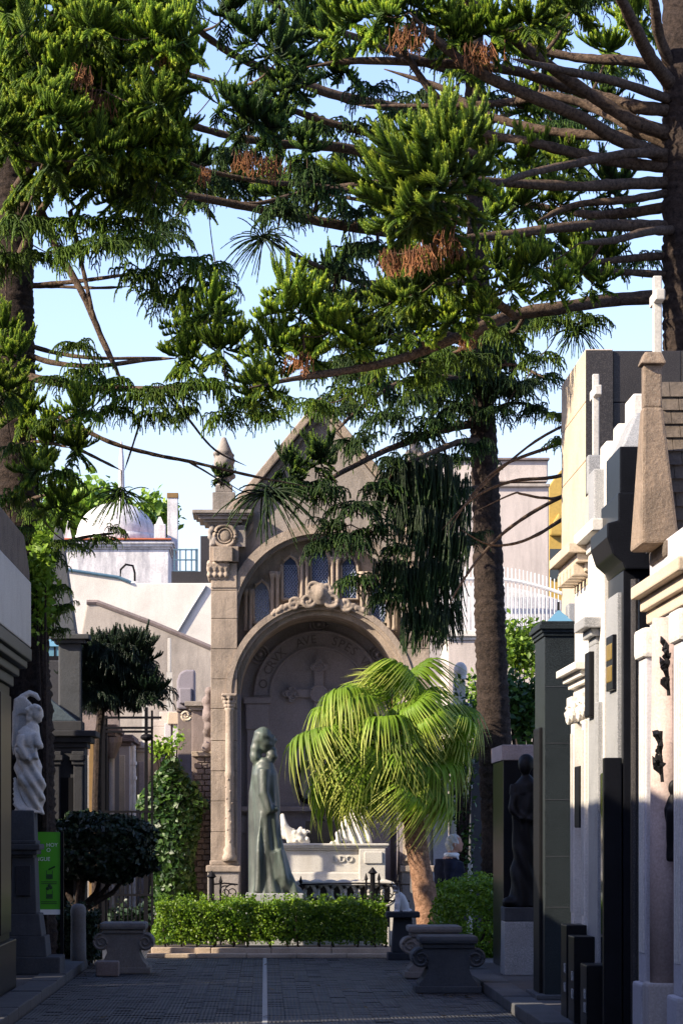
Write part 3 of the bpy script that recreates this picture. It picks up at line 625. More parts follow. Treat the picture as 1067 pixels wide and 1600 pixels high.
# ionic white tomb
X = 2.56; yF, yN = 23.75, 22.55
T = thing('ionic_tomb', 'white stone tomb with ionic pilasters and modillion cornice', 'mausoleum', (3.2, 23.2, .08))
MB().box(X+.06, 4.2, yN, yF, .085, 3.78).build('wall', MT['white'], T, .01)
zE = az(1090, 23.6)
for y in (23.42, 22.62):
    MB().box(X-.06, X+.07, y-.02, y+.28, .085, .62).build('pilaster_base', MT['white'], T, .015)
    MB().box(X-.04, X+.07, y, y+.26, .62, .72).build('base_moulding', MT['white'], T, .03)
    pil = MB().box(X-.02, X+.07, y+.03, y+.23, .72, zE-.22).build('pilaster', MT['white'], T, .01)
    for k in range(4): MB().box(X-.028, X-.018, y+.05+.045*k, y+.068+.045*k, .9, zE-.3).build('flute', MT['marble'], pil)
    for yy, sg in ((y-.02, 1), (y+.28, -1)):
        mb = MB(); mb.spiral((X-.03, yy, zE-.13), .085, .022, 'x', 1.8, sg, 26, 6); mb.spiral((X+.02, yy-.015*sg, zE-.13), .085, .03, 'y', 1.8, 1, 26, 6); mb.build('volute', MT['white'], T)
    MB().box(X-.05, X+.07, y-.03, y+.29, zE-.08, zE).build('abacus', MT['white'], T, .01)
mb = MB(); zA = cornice(mb, X, 3.2, yN, yF, zE, ((-.01,.07),(.03,.05),(.07,.05),(.12,.06))); mb.build('entablature', MT['white'], T, .008)
MB().box(X+.02, 3.6, yN+.02, yF-.02, zA, 3.55).build('attic', MT['white'], T, .01)
for k, (o, h) in enumerate(((.0,.08),(.05,.07),(.12,.07),(.19,.08))):
    MB().box(X+.02-o, 3.6, yN-.04*k, yF+o, 3.55+sum(q for _, q in ((.0,.08),(.05,.07),(.12,.07),(.19,.08))[:k]), 3.55+sum(q for _, q in ((.0,.08),(.05,.07),(.12,.07),(.19,.08))[:k+1])).build('cornice_course', MT['cream'], T, .01)
for k in range(5): MB().box(X-.12, X+.02, yN+.05+.26*k, yN+.17+.26*k, 3.60, 3.70).build('modillion', MT['cream'], T, .012)
MB().box(X-.03, X+.06, 22.95, 23.3, 1.6, 2.1).build('plaque', MT['darkbronze'], T, .01)
MB().box(2.66, 3.4, 22.7, 23.7, 3.85, 4.35).build('upper_block', MT['cream'], T, .015)
MB().box(2.58, 3.3, 22.35, 22.75, 3.86, 4.42).build('granite_block', MT['greygran'], T, .012)
T = thing('stone_cross', 'slim pale stone cross on the ionic tomb', 'cross', (2.75, 23.5, 4.35))
c = at(930, 700, 23.4)
MB().box(c.x-.07, c.x+.07, c.y-.07, c.y+.07, 4.35, 4.66).build('foot', MT['greygran'], T, .01)
MB().box(c.x-.026, c.x+.026, c.y-.03, c.y+.03, 4.66, az(585, 23.4)).build('shaft', MT['marble'], T, .008)
MB().box(c.x-.027, c.x+.027, c.y-.2, c.y+.2, az(622, 23.4), az(607, 23.4)).build('arm', MT['marble'], T, .008)
# grey granite pilaster tomb
X = 2.53
T = thing('grey_granite_tomb', 'light grey granite tomb with bronze plaque beside the black one', 'mausoleum', (3.2, 22, .08))
MB().box(X+.02, 4.2, 21.45, 22.5, .085, 3.9).build('wall', MT['white'], T, .01)
MB().box(X-.01, X+.1, 21.72, 22.2, .085, 3.0).build('pilaster', MT['greygran'], T, .008)
mb = MB(); cornice(mb, X-.01, X+.2, 21.72, 22.2, 3.0, ((.0,.06),(.04,.06),(.10,.08))); mb.build('capital', MT['greygran'], T, .01)
MB().box(X-.05, X-.005, 21.8, 22.1, 2.45, 2.95).build('plaque', MT['darkbronze'], T, .01)
MB().box(X-.02, X+.1, 21.5, 21.68, .085, 2.55).build('strip', MT['greygran'], T, .008)
mb = MB(); cornice(mb, X+.02, 3.4, 21.45, 22.5, 3.75, ((.02,.08),(.10,.09))); mb.build('cornice', MT['white'], T, .01)
for k, (x0, x1, y0, y1, zt) in enumerate(((2.66, 3.0, 22.2, 22.6, 4.62), (2.72, 3.1, 21.95, 22.25, 4.72), (2.78, 3.4, 21.5, 22.0, 4.88))): MB().box(x0, x1, y0, y1, 3.9, zt).build('tier', MT['white'], T, .015)
# black polished tomb
X = 2.58; yN, yF = 20.5, 21.42
T = thing('black_mausoleum', 'black polished granite mausoleum with gold plaques and curved cornice', 'mausoleum', (3.3, 21, .08))
MB().box(X, 4.2, yN, yF, .085, 3.45).build('wall', MT['black'], T, .006)
MB().box(X-.03, X+.01, yN+.12, yF-.12, .5, 3.3).build('polished_panel', MT['greygran'], T, .006)
MB().extr([(X, 3.45), (X-.02, 3.5), (X-.09, 3.56), (X-.13, 3.68), (X-.13, 3.78), (X-.05, 3.8), (X-.05, 4.0), (4.2, 4.0), (4.2, 3.45)], 'y', yN-.1, yF+.02).build('cornice', MT['black'], T, .012)
MB().box(X-.02, 3.6, yN+.05, yF-.05, 4.0, 4.35).build('attic', MT['black'], T, .01)
MB().taper(X, 3.5, yN+.1, yF-.1, 4.35, 4.62, .12).build('cap', MT['greygran'], T, .015)
for z0 in (2.66, 2.82): MB().box(X-.065, X-.03, yN+.2, yN+.5, z0, z0+.12).build('gold_plaque', MT['gold'], T, .008)
MB().box(X-.06, X-.028, yN+.15, yN+.55, 2.6, 3.0).build('plaque', MT['black'], T, .006)
MB().box(X-.075, X-.028, yN+.62, yN+.8, 1.7, 2.0).build('wall_lamp', MT['darkbronze'], T, .01)
MB().box(X-.14, X-.01, yN+.0, yN+.1, .085, 2.1).build('door_post', MT['black'], T, .01)
MB().box(X-.10, X-.02, yN+.12, yN+.55, .085, 2.0).build('door', MT['darkgl'], T, .01)
for y, h, l in ((22.3, .75, 'black granite planter nearest the ionic tomb'), (21.75, .68, 'black granite planter below the grey granite tomb'), (20.9, .5, 'black granite planter before the black mausoleum')):
    P_ = thing('granite_planter', l, 'planter', (2.42, y, .08), 'black planters along the right row')
    pb = MB().box(2.36, 2.52, y, y+.42, .085, .085+h).build('body', MT['black'], P_, .01)
    for zz in (.3, .5): MB().box(2.352, 2.362, y+.05, y+.14, .085+h*zz, .085+h*zz+.07).build('plate', MT['greygran'], pb)
# gabled stone tomb, nearest on the right
X = 2.56; yA, yFr, yNr = 18.5, 19.45, 17.2; zA, zE2 = az(560, 18.5), az(860, 19.36)
T = thing('gabled_tomb', 'steep gabled stone tomb with lichened coping at right edge', 'mausoleum', (3.4, 18.4, .08))
MB().box(X+.06, 4.6, yNr+.1, yFr-.05, .085, zE2).build('wall', MT['lavender'], T, .012)
yA = 18.66
def pylon(xb0, xb1, yb0, yb1, z0, xt0, xt1, yt0, yt1, z1, m, nm='coping'):
    mb = MB(); mb.v = [(xb0,yb0,z0),(xb1,yb0,z0),(xb1,yb1,z0),(xb0,yb1,z0),(xt0,yt0,z1),(xt1,yt0,z1),(xt1,yt1,z1),(xt0,yt1,z1)]
    mb.f = [(3,2,1,0),(4,5,6,7),(0,1,5,4),(1,2,6,5),(2,3,7,6),(3,0,4,7)]; mb.build(nm, m, T, .02)
pylon(2.462, 2.71, 18.60, 19.22, zE2-.03, 2.468, 2.60, 18.60, 18.74, zA-.30, MT['lichen'])
MB().box(2.475, 2.595, 18.61, 18.73, zA-.30, zA-.02).build('coping_head', MT['lichen'], T, .012)
groof = MB().extr([(18.70, zE2), (19.6, zE2), (19.6, zA-.1), (19.1, zA-.06), (18.72, zE2+.06)], 'x', 2.62, 4.6).build('roof', MT['slab'], T)
for r in range(11):                                  # slate courses on the slope facing the viewer
    t0, t1 = r/11, (r+1)/11; f = lambda t: (18.71+(19.1-18.71)*t, zE2+.05+(zA-.06-zE2-.05)*t)
    (ya, za), (yb, zb) = f(t0-.01), f(t1)
    for c_ in range(8):
        x0 = 2.6+.11*c_+(.055 if r % 2 else 0)
        MB().extr([(ya-.035, za), (yb-.012, zb), (yb+.0, zb), (ya-.005, za)], 'x', x0, x0+.106).build('slate', MT['roofstone'], groof)
MB().box(2.6, 4.6, 18.52, 19.3, zE2-.12, zE2-.01).build('eave', MT['roofstone'], T, .03)
MB().taper(2.45, 2.62, yA-.1, yA+.1, zA-.02, zA+.06, .03).build('apex_block', MT['lichen'], T, .015)
mb = MB(); 
for k, (o, h) in enumerate(((.02,.09),(.06,.08),(.12,.08))): MB().box(X+.06-o, 3.4, yNr+.08-o*.3, yFr-.03+o*.4, zE2-.5+.085*k, zE2-.5+.085*(k+1)).build('cornice', MT['cream'], T, .012)
for y, m in ((19.0, 'lavender'), (17.35, 'lavender')):
    pil = MB().box(X-.02, X+.08, y, y+.36, .55, zE2-.75).build('pilaster', MT[m], T, .01)
    for k in range(3): MB().box(X-.03, X-.018, y+.06+.09*k, y+.1+.09*k, .75, zE2-.85).build('reed', MT['white'], pil, .004)
    MB().box(X-.06, X+.08, y-.03, y+.39, .085, .55).build('pilaster_base', MT[m], T, .02)
    MB().box(X-.05, X+.08, y-.03, y+.39, zE2-.75, zE2-.55).build('capital', MT['white'], T, .03)
MB().tube([(X+.0, 18.2, .6), (X, 18.2, 1.5), (X, 18.2, zE2-.55)], [.10,.10,.085], 18).build('column', MT['pink'], T, 0, True)
MB().box(X-.13, X+.1, 18.05, 18.35, .085, .6).build('column_base', MT['beige'], T, .02)
MB().box(X+.03, X+.065, 18.45, 18.95, .3, 2.1).build('door', MT['darkbronze'], T, .01)
MB().tube([(X-.02, 19.55, .1), (X-.02, 19.55, 3.3)], .03, 10).build('downpipe', MT['slab'], T)
T = thing('marble_cross', 'rough white marble cross on the gabled tomb apex', 'cross', (X+.03, yA, zA+.12))
c = Vector((ax(1026, yA), yA, 0))
MB().box(c.x-.028, c.x+.028, yA-.03, yA+.03, zA+.05, az(432, yA)).build('shaft', MT['marble'], T, .008)
MB().box(c.x-.03, c.x+.03, yA-.16, yA+.16, az(475, yA), az(458, yA)).build('arm', MT['marble'], T, .008)
# bronze pieces on the gabled tomb
T = thing('bronze_figure', 'small dark bronze mourning figure fixed to the rose column', 'statue', (X-.15, 18.05, 1.3))
def B(x, y, d=18.0, dx=0): 
    v = at(x, y, d); return v
mb = MB(); mb.ball(B(1052,1230), (.035,.045,.05)); mb.tube([B(1054,1345), B(1054,1320), B(1052,1290), B(1053,1265), B(1052,1245)], [.055,.05,.055,.065,.03], 10); mb.tube([B(1050,1252), B(1044,1262), B(1052,1278)], [.03,.022,.02], 8)
sculpt('body', mb, MT['darkbronze'], T, .012, 3, lambda V: .006*np.sin(70*V[:,1]+20*V[:,2]))
for (x, y, lab) in ((1042, 1045, 'dark bronze leaf spray, upper of two on the rightmost facade'), (1032, 1180, 'dark bronze leaf spray, lower of two on the rightmost facade')):
    T = thing('bronze_spray', lab, 'ornament', at(x, y+30, 17.98), 'bronze sprays on the gabled tomb')
    for k in range(16):
        a = random.uniform(-1.2, 1.2); L = random.uniform(.08, .16); p0 = at(x, y+random.uniform(-30, 32), 17.98); p0.x -= .002
        p1 = p0+Vector((random.uniform(-.05,.03), math.sin(a)*L*.6, math.cos(a)*L*.7)); pm = (p0+p1)/2+Vector((-.01, -.015, .01))
        MB().tube([p0, pm, p1], [.008, .020, .003], 7).build('leaf', MT['darkbronze'], T)
    MB().tube([at(x, y-38, 17.98), at(x-1, y, 17.98), at(x+2, y+42, 17.98)], .012, 6).build('stem', MT['darkbronze'], T)
# dark statue on blue grey pedestal
d = 29.4; T = thing('stone_pedestal', 'plain blue grey pedestal below the dark robed figure', 'pedestal', (ax(816, d), d+.3, .08))
MB().taper(ax(787, d), ax(845, d), d, d+.5, .085, az(1440, d), .01).build('die', MT['greygran'], T, .012)
MB().box(ax(788, d), ax(844, d), d+.01, d+.49, az(1440, d), az(1418, d)).build('cap', MT['pedestal'], T, .012)
T = thing('robed_statue', 'black bronze robed figure before dark granite on right', 'statue', (ax(822, d), d+.25, az(1418, d)))
def D(x, y, dy=0): v = at(x, y, d+.25); v.y += dy; return v
mb = MB()
mb.tube([D(820,1418), D(820,1380), D(822,1320), D(822,1260), D(822,1225), D(822,1212)], [.19,.16,.14,.15,.13,.05], 14); mb.ball(D(820,1196,-.02), (.075,.085,.1)); mb.ball(D(822,1192,.02), (.09,.1,.1))
mb.tube([D(804,1226,-.03), D(798,1262,-.08), D(814,1282,-.17)], [.06,.05,.04], 9); mb.tube([D(840,1226,-.03), D(845,1262,-.08), D(826,1284,-.17)], [.06,.05,.04], 9)
mb.ball(D(805,1410,-.05), (.14,.12,.07))
sculpt('body', mb, MT['darkbronze'], T, .018, 3, lambda V: .014*np.sin(40*V[:,0]+6*V[:,2]+3*np.sin(5*V[:,2]))*(V[:,2] < az(1240, d)))
T, z = tomb('rose_topped_tomb', 'low dark tomb with rose stone coping behind the robed figure', 31.0, 786, 960, 1188, MT['black'], 1.4, MT['pink'], None, ((.02, .17),))
# flower pot with dry plant
d = 24.3; T = thing('flower_pot', 'small pale flower pot with dried brown plant by granite tomb', 'pot', (ax(893, d), d, .085))
MB().lathe(ax(893, d), d, [(.05,.085),(.065,.2),(.07,.2),(.07,.225),(.055,.225)], 14).build('pot', MT['greygran'], T)
mb = MB()
for k in range(26):
    a = random.uniform(0, 6.28); r = random.uniform(.03, .12); p0 = Vector((ax(893, d), d, .22)); p1 = p0+Vector((math.cos(a)*r, math.sin(a)*r, random.uniform(.03,.2))); mb.tube([p0, (p0+p1)/2+Vector((0,0,.03)), p1], [.006,.005,.003], 4)
mb.build('dry_stems', MT['terracotta'], T)
# background buildings, right
d = 66; T = thing('beige_building', 'plain beige rendered building block behind the middle trunk', 'building', (ax(780, d), d+2, 0))
MB().box(ax(640, d), ax(857, d), d, d+4, 0, az(760, d)).build('wall', MT['beige'], T, .03)
MB().box(ax(640, d), ax(856, d), d+.06, d+4, az(760, d)+.12, az(719, d)).build('upper_wall', MT['beige'], T, .03)
MB().box(ax(640, d), ax(858, d), d-.08, d+4, az(761, d), az(756, d)).build('string_course', MT['greywall'], T, .02)
MB().box(ax(640, d), ax(858, d), d-.02, d+4, az(719, d), az(715, d)).build('coping', MT['brownstone'], T, .02)
d = 72; T = thing('yellow_building', 'strip of yellow gabled facade between beige block and tall tomb', 'building', (ax(880, d), d+1, 0))
MB().extr([(ax(857, d), 0), (ax(960, d), 0), (ax(960, d), az(700, d)), (ax(875, d), az(735, d)), (ax(857, d), az(760, d))], 'y', d, d+2).build('wall', MT['yellow'], T, .02)
MB().extr([(ax(857, d), az(838, d)), (ax(857, d), az(826, d)), (ax(872, d), az(802, d)), (ax(890, d), az(826, d)), (ax(890, d), az(838, d))], 'y', d-.15, d).build('gablet', MT['yellow'], T, .05)
MB().box(ax(858, d), ax(880, d), d-.05, d+.02, az(905, d), az(858, d)).build('window', MT['darkgl'], T)
d = 58; T = thing('white_grille', 'white painted arched iron grille with pale glazing at right back', 'fence', (ax(790, d), d, 0))
xs = np.linspace(ax(690, d), ax(890, d), 34)
top = lambda x: az(905, d)-.0-.35*max(0, (x-ax(780, d))/(ax(890, d)-ax(780, d)))**1.5 if x > ax(780, d) else az(905, d)
for x in xs: MB().tube([(x, d, 0), (x, d, top(x)+.25)], .010, 5).build('bar', MT['whiteiron'], T)
for q in (0, -1.25): MB().tube([(x, d-.02, top(x)+q) for x in xs], .035, 6).build('rail', MT['whiteiron'], T)
MB().curtain(xs, [0]*34, [top(x)-.1 for x in xs], d+.4, d+.5).build('glazing', MT['dome'], T)
d = 61; 
# white pillar with climbing plants right of palm
d = 44; T = thing('white_monument', 'white marble monument column behind the walking man', 'monument', (ax(718, d), d+.3, 0))
for (x0, x1, y0, y1, th, bv) in ((700, 738, 1345, 1460, .6, .02), (704, 732, 1235, 1345, .4, .02), (700, 738, 1222, 1235, .5, .02), (708, 730, 1115, 1222, .34, .02), (701, 738, 1098, 1115, .5, .03), (710, 728, 1062, 1098, .3, .02)):
    MB().box(ax(x0, d), ax(x1, d), d+.3-th/2, d+.3+th/2, max(0, az(y1, d)), az(y0, d)).build('block', MT['white'], T, bv)
mb = MB(); mb.ball(at(719, 1048, d+.3), (.11,.1,.14)); mb.tube([at(719, 1062, d+.3), at(719, 1052, d+.3)], [.12,.06], 10); sculpt('urn', mb, MT['white'], T, .02, 3)
T, z = tomb('grey_tomb', 'pale grey tomb wall between palm trunk and walking man', 42.5, 640, 700, 1195, MT['greywall'], 2, MT['pedestal'], (676, 700, 1240, MT['lavender']))
T, z = tomb('dark_tomb', 'dark slate tomb between middle trunk and white column', 45, 736, 800, 1180, MT['pedestal'], 1.5, MT['darktomb'])
T, z = tomb('beige_tomb', 'pale tomb wall behind the climbing leaves at right', 50, 700, 850, 1000, MT['beige'], 2, MT['white'])
# ---------------------------------------------------------------- chapel mausoleum
dC = 40.0; kC = dC/FPX; XC = ax(500, dC)
def U(u): return XC+u*kC
def Zv(v): return az(v, dC)
CHP = thing('chapel_mausoleum', 'ornate stone chapel tomb with great round arch and gable', 'mausoleum', (XC, dC+1.5, 0))
cs, cg, ci = MT['chapel'], MT['chapel_grey'], MT['chapel_in']
Zo, Zi = Zv(969), Zv(1085); Ro, Ri = 148*kC, 145*kC
xs = np.linspace(-150*kC, 150*kC, 61)
def gab(x): return Zv(640+1.22*abs(x)/kC)
def arcz(x, R, z): return z+math.sqrt(max(0, R*R-x*x))
MB().curtain(XC+xs, [max(arcz(x, Ro-.02, Zo), Zo) for x in xs], [gab(x) for x in xs], dC, dC+.4).build('gable_wall', cg, CHP)
for s in (-1, 1):
    x0, x1 = sorted((U(s*170), U(s*129)))
    ys = [1345, 1300, 1252, 1205, 1158, 1108, 1062, 1015, 968, 924, 881]
    for a, b in zip(ys[:-1], ys[1:]):
        MB().box(x0+random.uniform(0,.004), x1, dC-.15+random.uniform(-.004,.004), dC+.35, Zv(a)+.003, Zv(b)-.003).build('pier_block', cs, CHP, .008)
    xa, xb = sorted((U(s*175), U(s*126)))
    MB().box(xa, xb, dC-.22, dC+.35, 0, Zv(1362)).build('pier_plinth', cg, CHP, .015)
    MB().box(xa-.02, xb+.02, dC-.25, dC+.35, Zv(1362), Zv(1352)).build('plinth_cap', cs, CHP, .015)
    MB().box(x0-.015, x1+.015, dC-.19, dC+.35, Zv(1352), Zv(1344)).build('base_moulding', cs, CHP, .02)
    # capital with leaf scrolls, impost, medallion block, cornice, pinnacle
    xc0, xc1 = sorted((U(s*172), U(s*146)))
    MB().taper(xc0-.01, xc1+.01, dC-.17, dC+.3, Zv(908), Zv(903), -.02).build('necking', cs, CHP, .008)
    mb = MB(); mb.box(x0+.005, x1-.005, dC-.165, dC+.3, Zv(920), Zv(882)); mb.build('capital_core', cs, CHP, .01)
    mb = MB()
    for u in (-172, -163, -154, -146):
        for v, r in ((900, .05), (890, .06), (882, .05)): mb.ball((U(-s*u if s > 0 else u), dC-.17, Zv(v)), (r*.8, r, r), 8, 6)
        mb.spiral((U(s*abs(u)), dC-.22, Zv(886)), .045, .014, 'y', 1.5, 1, 16, 5)
    sculpt('capital_leaves', mb, cs, CHP, .014, 2)
    mb = MB(); a_, b_ = sorted((U(s*166), U(s*136))); mb.box(a_, b_, dC-.28, dC+.3, Zv(880), Zv(857)); mb.build('impost', cs, CHP, .012)
    MB().box(x0-.02, x1+.02, dC-.2, dC+.3, Zv(880), Zv(856)).build('impost_back', cs, CHP, .012)
    MB().box(x0-.02, x1+.12, dC-.15, dC+.3, Zv(856), Zv(822)).build('frieze_block', cg, CHP, .01)
    mb = MB(); c = (U(s*148), dC-.17, Zv(839)); mb.torus(c, .15, .028, 'y', 28, 8); mb.torus(c, .10, .014, 'y', 24, 6); mb.ball((c[0], c[1]+.02, c[2]), (.09,.03,.09)); mb.build('medallion', cs, CHP, 0, True)
    mb = MB()
    for k in range(10): mb.ball((U(s*(168+random.uniform(-4,4))), dC-.16, Zv(826+3*k)), random.uniform(.03,.05), 7, 5)
    sculpt('foliate_strip', mb, cg, CHP, .016, 2)
    xo = U(s*160); z = Zv(822)
    for o, h in ((.02,.03),(.08,.04),(.15,.05),(.20,.03),(.24,.05)):
        MB().box(min(U(s*172), U(s*130))-o, max(U(s*172), U(s*130))+o, dC-.16-o*.6, dC+.6, z, z+h).build('cornice_course', cg, CHP, .01); z += h
    px_ = U(s*150)
    MB().box(px_-.16, px_+.16, dC-.1, dC+.22, z, Zv(770)).build('pinnacle_base', cg, CHP, .015)
    MB().box(px_-.12, px_+.12, dC-.06, dC+.18, Zv(770), Zv(758)).build('pinnacle_neck', cg, CHP, .015)
    mb = MB(); yc = dC+.06
    mb.lathe(px_, yc, [(.10, Zv(760)), (.08, Zv(750)), (.09, Zv(742)), (.13, Zv(732)), (.15, Zv(722)), (.13, Zv(715)), (.10, Zv(712)), (.12, Zv(706)), (.09, Zv(698)), (.05, Zv(688)), (.03, Zv(682))], 14)
    for k in range(40):
        a = random.uniform(0, 6.28); v = random.uniform(705, 752); mb.ball((px_+math.cos(a)*.13, yc+math.sin(a)*.13, Zv(v)), random.uniform(.025,.05), 7, 5)
    sculpt('finial', mb, cg, CHP, .018, 1)
    # raking cornice on the gable
    p = [(U(s*152), gab(152*kC)), (U(0), gab(0)), (U(0), gab(0)+.17), (U(s*160), gab(160*kC)+.17)]
    MB().extr(p, 'y', dC-.16, dC+.5).build('raking_coping', cs, CHP, .015)
    p = [(U(s*150), gab(150*kC)-.13), (U(0), gab(0)-.13), (U(0), gab(0)-.02), (U(s*150), gab(150*kC)-.02)]
    MB().extr(p, 'y', dC-.07, dC+.1).build('raking_moulding', cg, CHP, .015)
    p = [(U(s*150), Zv(857)), (U(s*126), Zv(857)), (U(s*104), Zv(825)), (U(s*104), Zv(815)), (U(s*128), Zv(849)), (U(s*150), Zv(849))]
    MB().extr(p, 'y', dC-.08, dC+.1).build('diagonal_moulding', cs, CHP, .01)
    # colonnette under the inner arch
    cx = U(s*141); mb = MB(); y = dC-.2
    mb.lathe(cx, y, [(.10, Zv(1345)), (.10, Zv(1338)), (.075, Zv(1333)), (.085, Zv(1327)), (.06, Zv(1322)), (.058, Zv(1215)), (.065, Zv(1213)), (.065, Zv(1207)), (.058, Zv(1205)), (.055, Zv(1112)), (.07, Zv(1109)), (.06, Zv(1106))], 16); colo = mb.build('colonnette', cs, CHP, 0, True)
    mb = MB()
    for v, r in ((1104, .06), (1098, .075), (1092, .09)):
        for k in range(8): mb.ball((cx+math.cos(k*.785)*r, y+math.sin(k*.785)*r, Zv(v)), .03, 7, 5)
    mb.box(cx-.11, cx+.11, y-.11, y+.11, Zv(1089), Zv(1085)); sculpt('colonnette_capital', mb, cs, colo, .012, 1)
    mb = MB()
    for k in range(29): mb.ball((cx+.052*math.cos(k*2.4), y+.052*math.sin(k*2.4), Zv(1322-3.7*k)), .024, 6, 4)
    sculpt('shaft_carving', mb, cs, colo, .012, 1)
for nm, z, R0, R1, y0, y1, m in (('outer_arch', Zo, 134, 148, dC-.14, dC+.35, cs), ('outer_arch_fillet', Zo, 128, 134, dC-.02, dC+.35, cg),
                                 ('inner_arch', Zi, 132, 145, dC-.12, dC+.35, cs), ('inner_arch_roll', Zi, 138, 147, dC-.17, dC-.05, cs), ('inner_arch_fillet', Zi, 124, 132, dC-.02, dC+1.2, cs)):
    MB().arch(XC, z, R0*kC, R1*kC, y0, y1, 0, math.pi, 44).build(nm, m, CHP)
for s in (-1, 1):
    a, b = sorted((U(s*134), U(s*148))); MB().box(a, b, dC-.14, dC+.35, Zi, Zo).build('arch_leg', cs, CHP, .01)
    a, b = sorted((U(s*128), U(s*134))); MB().box(a, b, dC-.02, dC+.35, Zi, Zo).build('arch_leg_fillet', cg, CHP)
    a, b = sorted((U(s*124), U(s*129))); MB().box(a, b, dC-.02, dC+1.2, 0, Zi).build('niche_side', ci, CHP)
xs2 = np.linspace(-131*kC, 131*kC, 49)
MB().curtain(XC+xs2, [arcz(x, 138*kC, Zi) for x in xs2], [max(arcz(x, 131*kC, Zo), arcz(x, 138*kC, Zi)+.002) for x in xs2], dC+.2, dC+.38).build('lunette_wall', cs, CHP)
def lancet(u, w, v0, v1):
    x, W, z0, z1 = U(u), w*kC/2, Zv(v0), Zv(v1)
    out = [(x-W, z0), (x+W, z0), (x+W, z1-W*1.3), (x+W*.72, z1-W*.55), (x, z1), (x-W*.72, z1-W*.55), (x-W, z1-W*1.3)]
    win = MB().extr(out, 'y', dC+.175, dC+.21).build('lancet_window', MT['bluegl'], CHP)
    pts = [Vector((p[0], dC+.165, p[1])) for p in out]; MB().tube(pts+[pts[0]], .03, 6).build('frame', cs, win)
    mb = MB(); n = int((z1-z0)/.055)
    for k in range(-3, n):
        for sg in (-1, 1):
            za = z0+k*.055; xa, xb = x-W*sg, x+W*sg; zb = za+2*W*1.35
            # clip the lattice line to the pane
            t0 = max(0, (z0-za)/(zb-za)); t1 = min(1, (z1-W*1.1-za)/(zb-za))
            if t1-t0 > .08: mb.tube([(xa+(xb-xa)*t0, dC+.172, za+(zb-za)*t0), (xa+(xb-xa)*t1, dC+.172, za+(zb-za)*t1)], .006, 4)
    mb.build('lead_lattice', MT['lead'], win)
for u in (-91, 91): lancet(u, 27, 972, 905)
for u in (-46, 46): lancet(u, 27, 935, 866)
lancet(0, 30, 915, 850)
for u, v0 in ((-70, 958), (-24, 935), (24, 935), (70, 958), (-112, 985), (112, 985)):
    for du in (-4, 4): MB().lathe(U(u+du), dC+.12, [(.045, Zv(v0)), (.03, Zv(v0-6)), (.026, Zv(v0-10)), (.026, Zv(v0-54)), (.045, Zv(v0-60)), (.05, Zv(v0-66))], 10).build('mullion', cs, CHP, 0, True)
# cartouche at the crown
mb = MB(); yk = dC-.2
for s in (-1, 1):
    mb.spiral((XC+s*.17, yk, Zv(940)), .12, .035, 'y', 1.7, s, 26, 7, math.pi/2); mb.spiral((XC+s*.36, yk+.03, Zv(946)), .10, .03, 'y', 1.6, -s, 24, 7); mb.spiral((XC+s*.10, yk, Zv(922)), .10, .03, 'y', 1.5, -s, 24, 7)
    for k in range(16):
        a = math.pi/2-s*(.12+.028*k); mb.ball((XC+math.cos(a)*.99*Ri, yk+.05, Zi+math.sin(a)*1.0*Ri+random.uniform(-.01,.03)), random.uniform(.03,.055), 8, 6)
mb.ball((XC, yk, Zv(930)), (.13,.06,.16)); mb.ball((XC, yk-.03, Zv(930)), (.08,.06,.1))
sculpt('cartouche', mb, cs, CHP, .012, 1)
# niche back wall
dN = dC+1.18; kN = dN/FPX; XN = ax(498, dN); ZN = az(1087, dN)
MB().box(U(-128), U(128), dN, dN+.2, 0, Zi+Ri).build('niche_back', ci, CHP)
MB().arch(XN, ZN, 74*kN, 77*kN, dN-.05, dN, 0, math.pi, 40).build('band_moulding', ci, CHP)
MB().arch(XN, ZN, 97*kN, 101*kN, dN-.07, dN, 0, math.pi, 40).build('band_moulding', ci, CHP)
band = MB().arch(XN, ZN, 77*kN, 97*kN, dN-.02, dN, 0, math.pi, 40).build('lettering_band', ci, CHP)
txt = 'O CRVX  AVE  SPES VNICA'; 
angs = np.linspace(math.radians(168), math.radians(8), len(txt))
for ch, a in zip(txt, angs):
    if ch != ' ': text_at('letter', ch, 15*kN*1.25, (XN+82*kN*math.cos(a), dN-.026, ZN+82*kN*math.sin(a)), MT['letter'], band, rot=-(a-math.pi/2), ext=.006)
for a in (35, 90, 145):
    c = (XN+112*kN*math.cos(math.radians(a)), dN-.03, ZN+112*kN*math.sin(math.radians(a)))
    mb = MB(); mb.torus(c, .13, .018, 'y', 24, 6); mb.torus(c, .08, .012, 'y', 20, 6); mb.ball(c, (.035,.03,.035)); mb.build('rosette', ci, CHP, 0, True)
for s in (-1, 1):
    a, b = sorted((XN+s*80*kN, XN+s*112*kN))
    MB().box(a, b, dN-.08, dN, 0, az(1140, dN)).build('niche_pilaster', ci, CHP, .01)
    MB().box(a-.02, b+.02, dN-.11, dN, az(1140, dN), az(1100, dN)).build('niche_capital', ci, CHP, .02)
    MB().box(a-.05, b+.05, dN-.15, dN, az(1100, dN), az(1090, dN)).build('niche_impost', ci, CHP, .015)
crs = []
MB().box(XN-7.5*kN, XN+7.5*kN, dN-.07, dN, az(1262, dN), az(1042, dN)).build('cross_shaft', ci, CHP, .012)
for s in (-1, 1): MB().box(min(XN+s*8*kN, XN+s*42*kN), max(XN+s*8*kN, XN+s*42*kN), dN-.066, dN, az(1090, dN), az(1077, dN)).build('cross_arm', ci, CHP, .012)
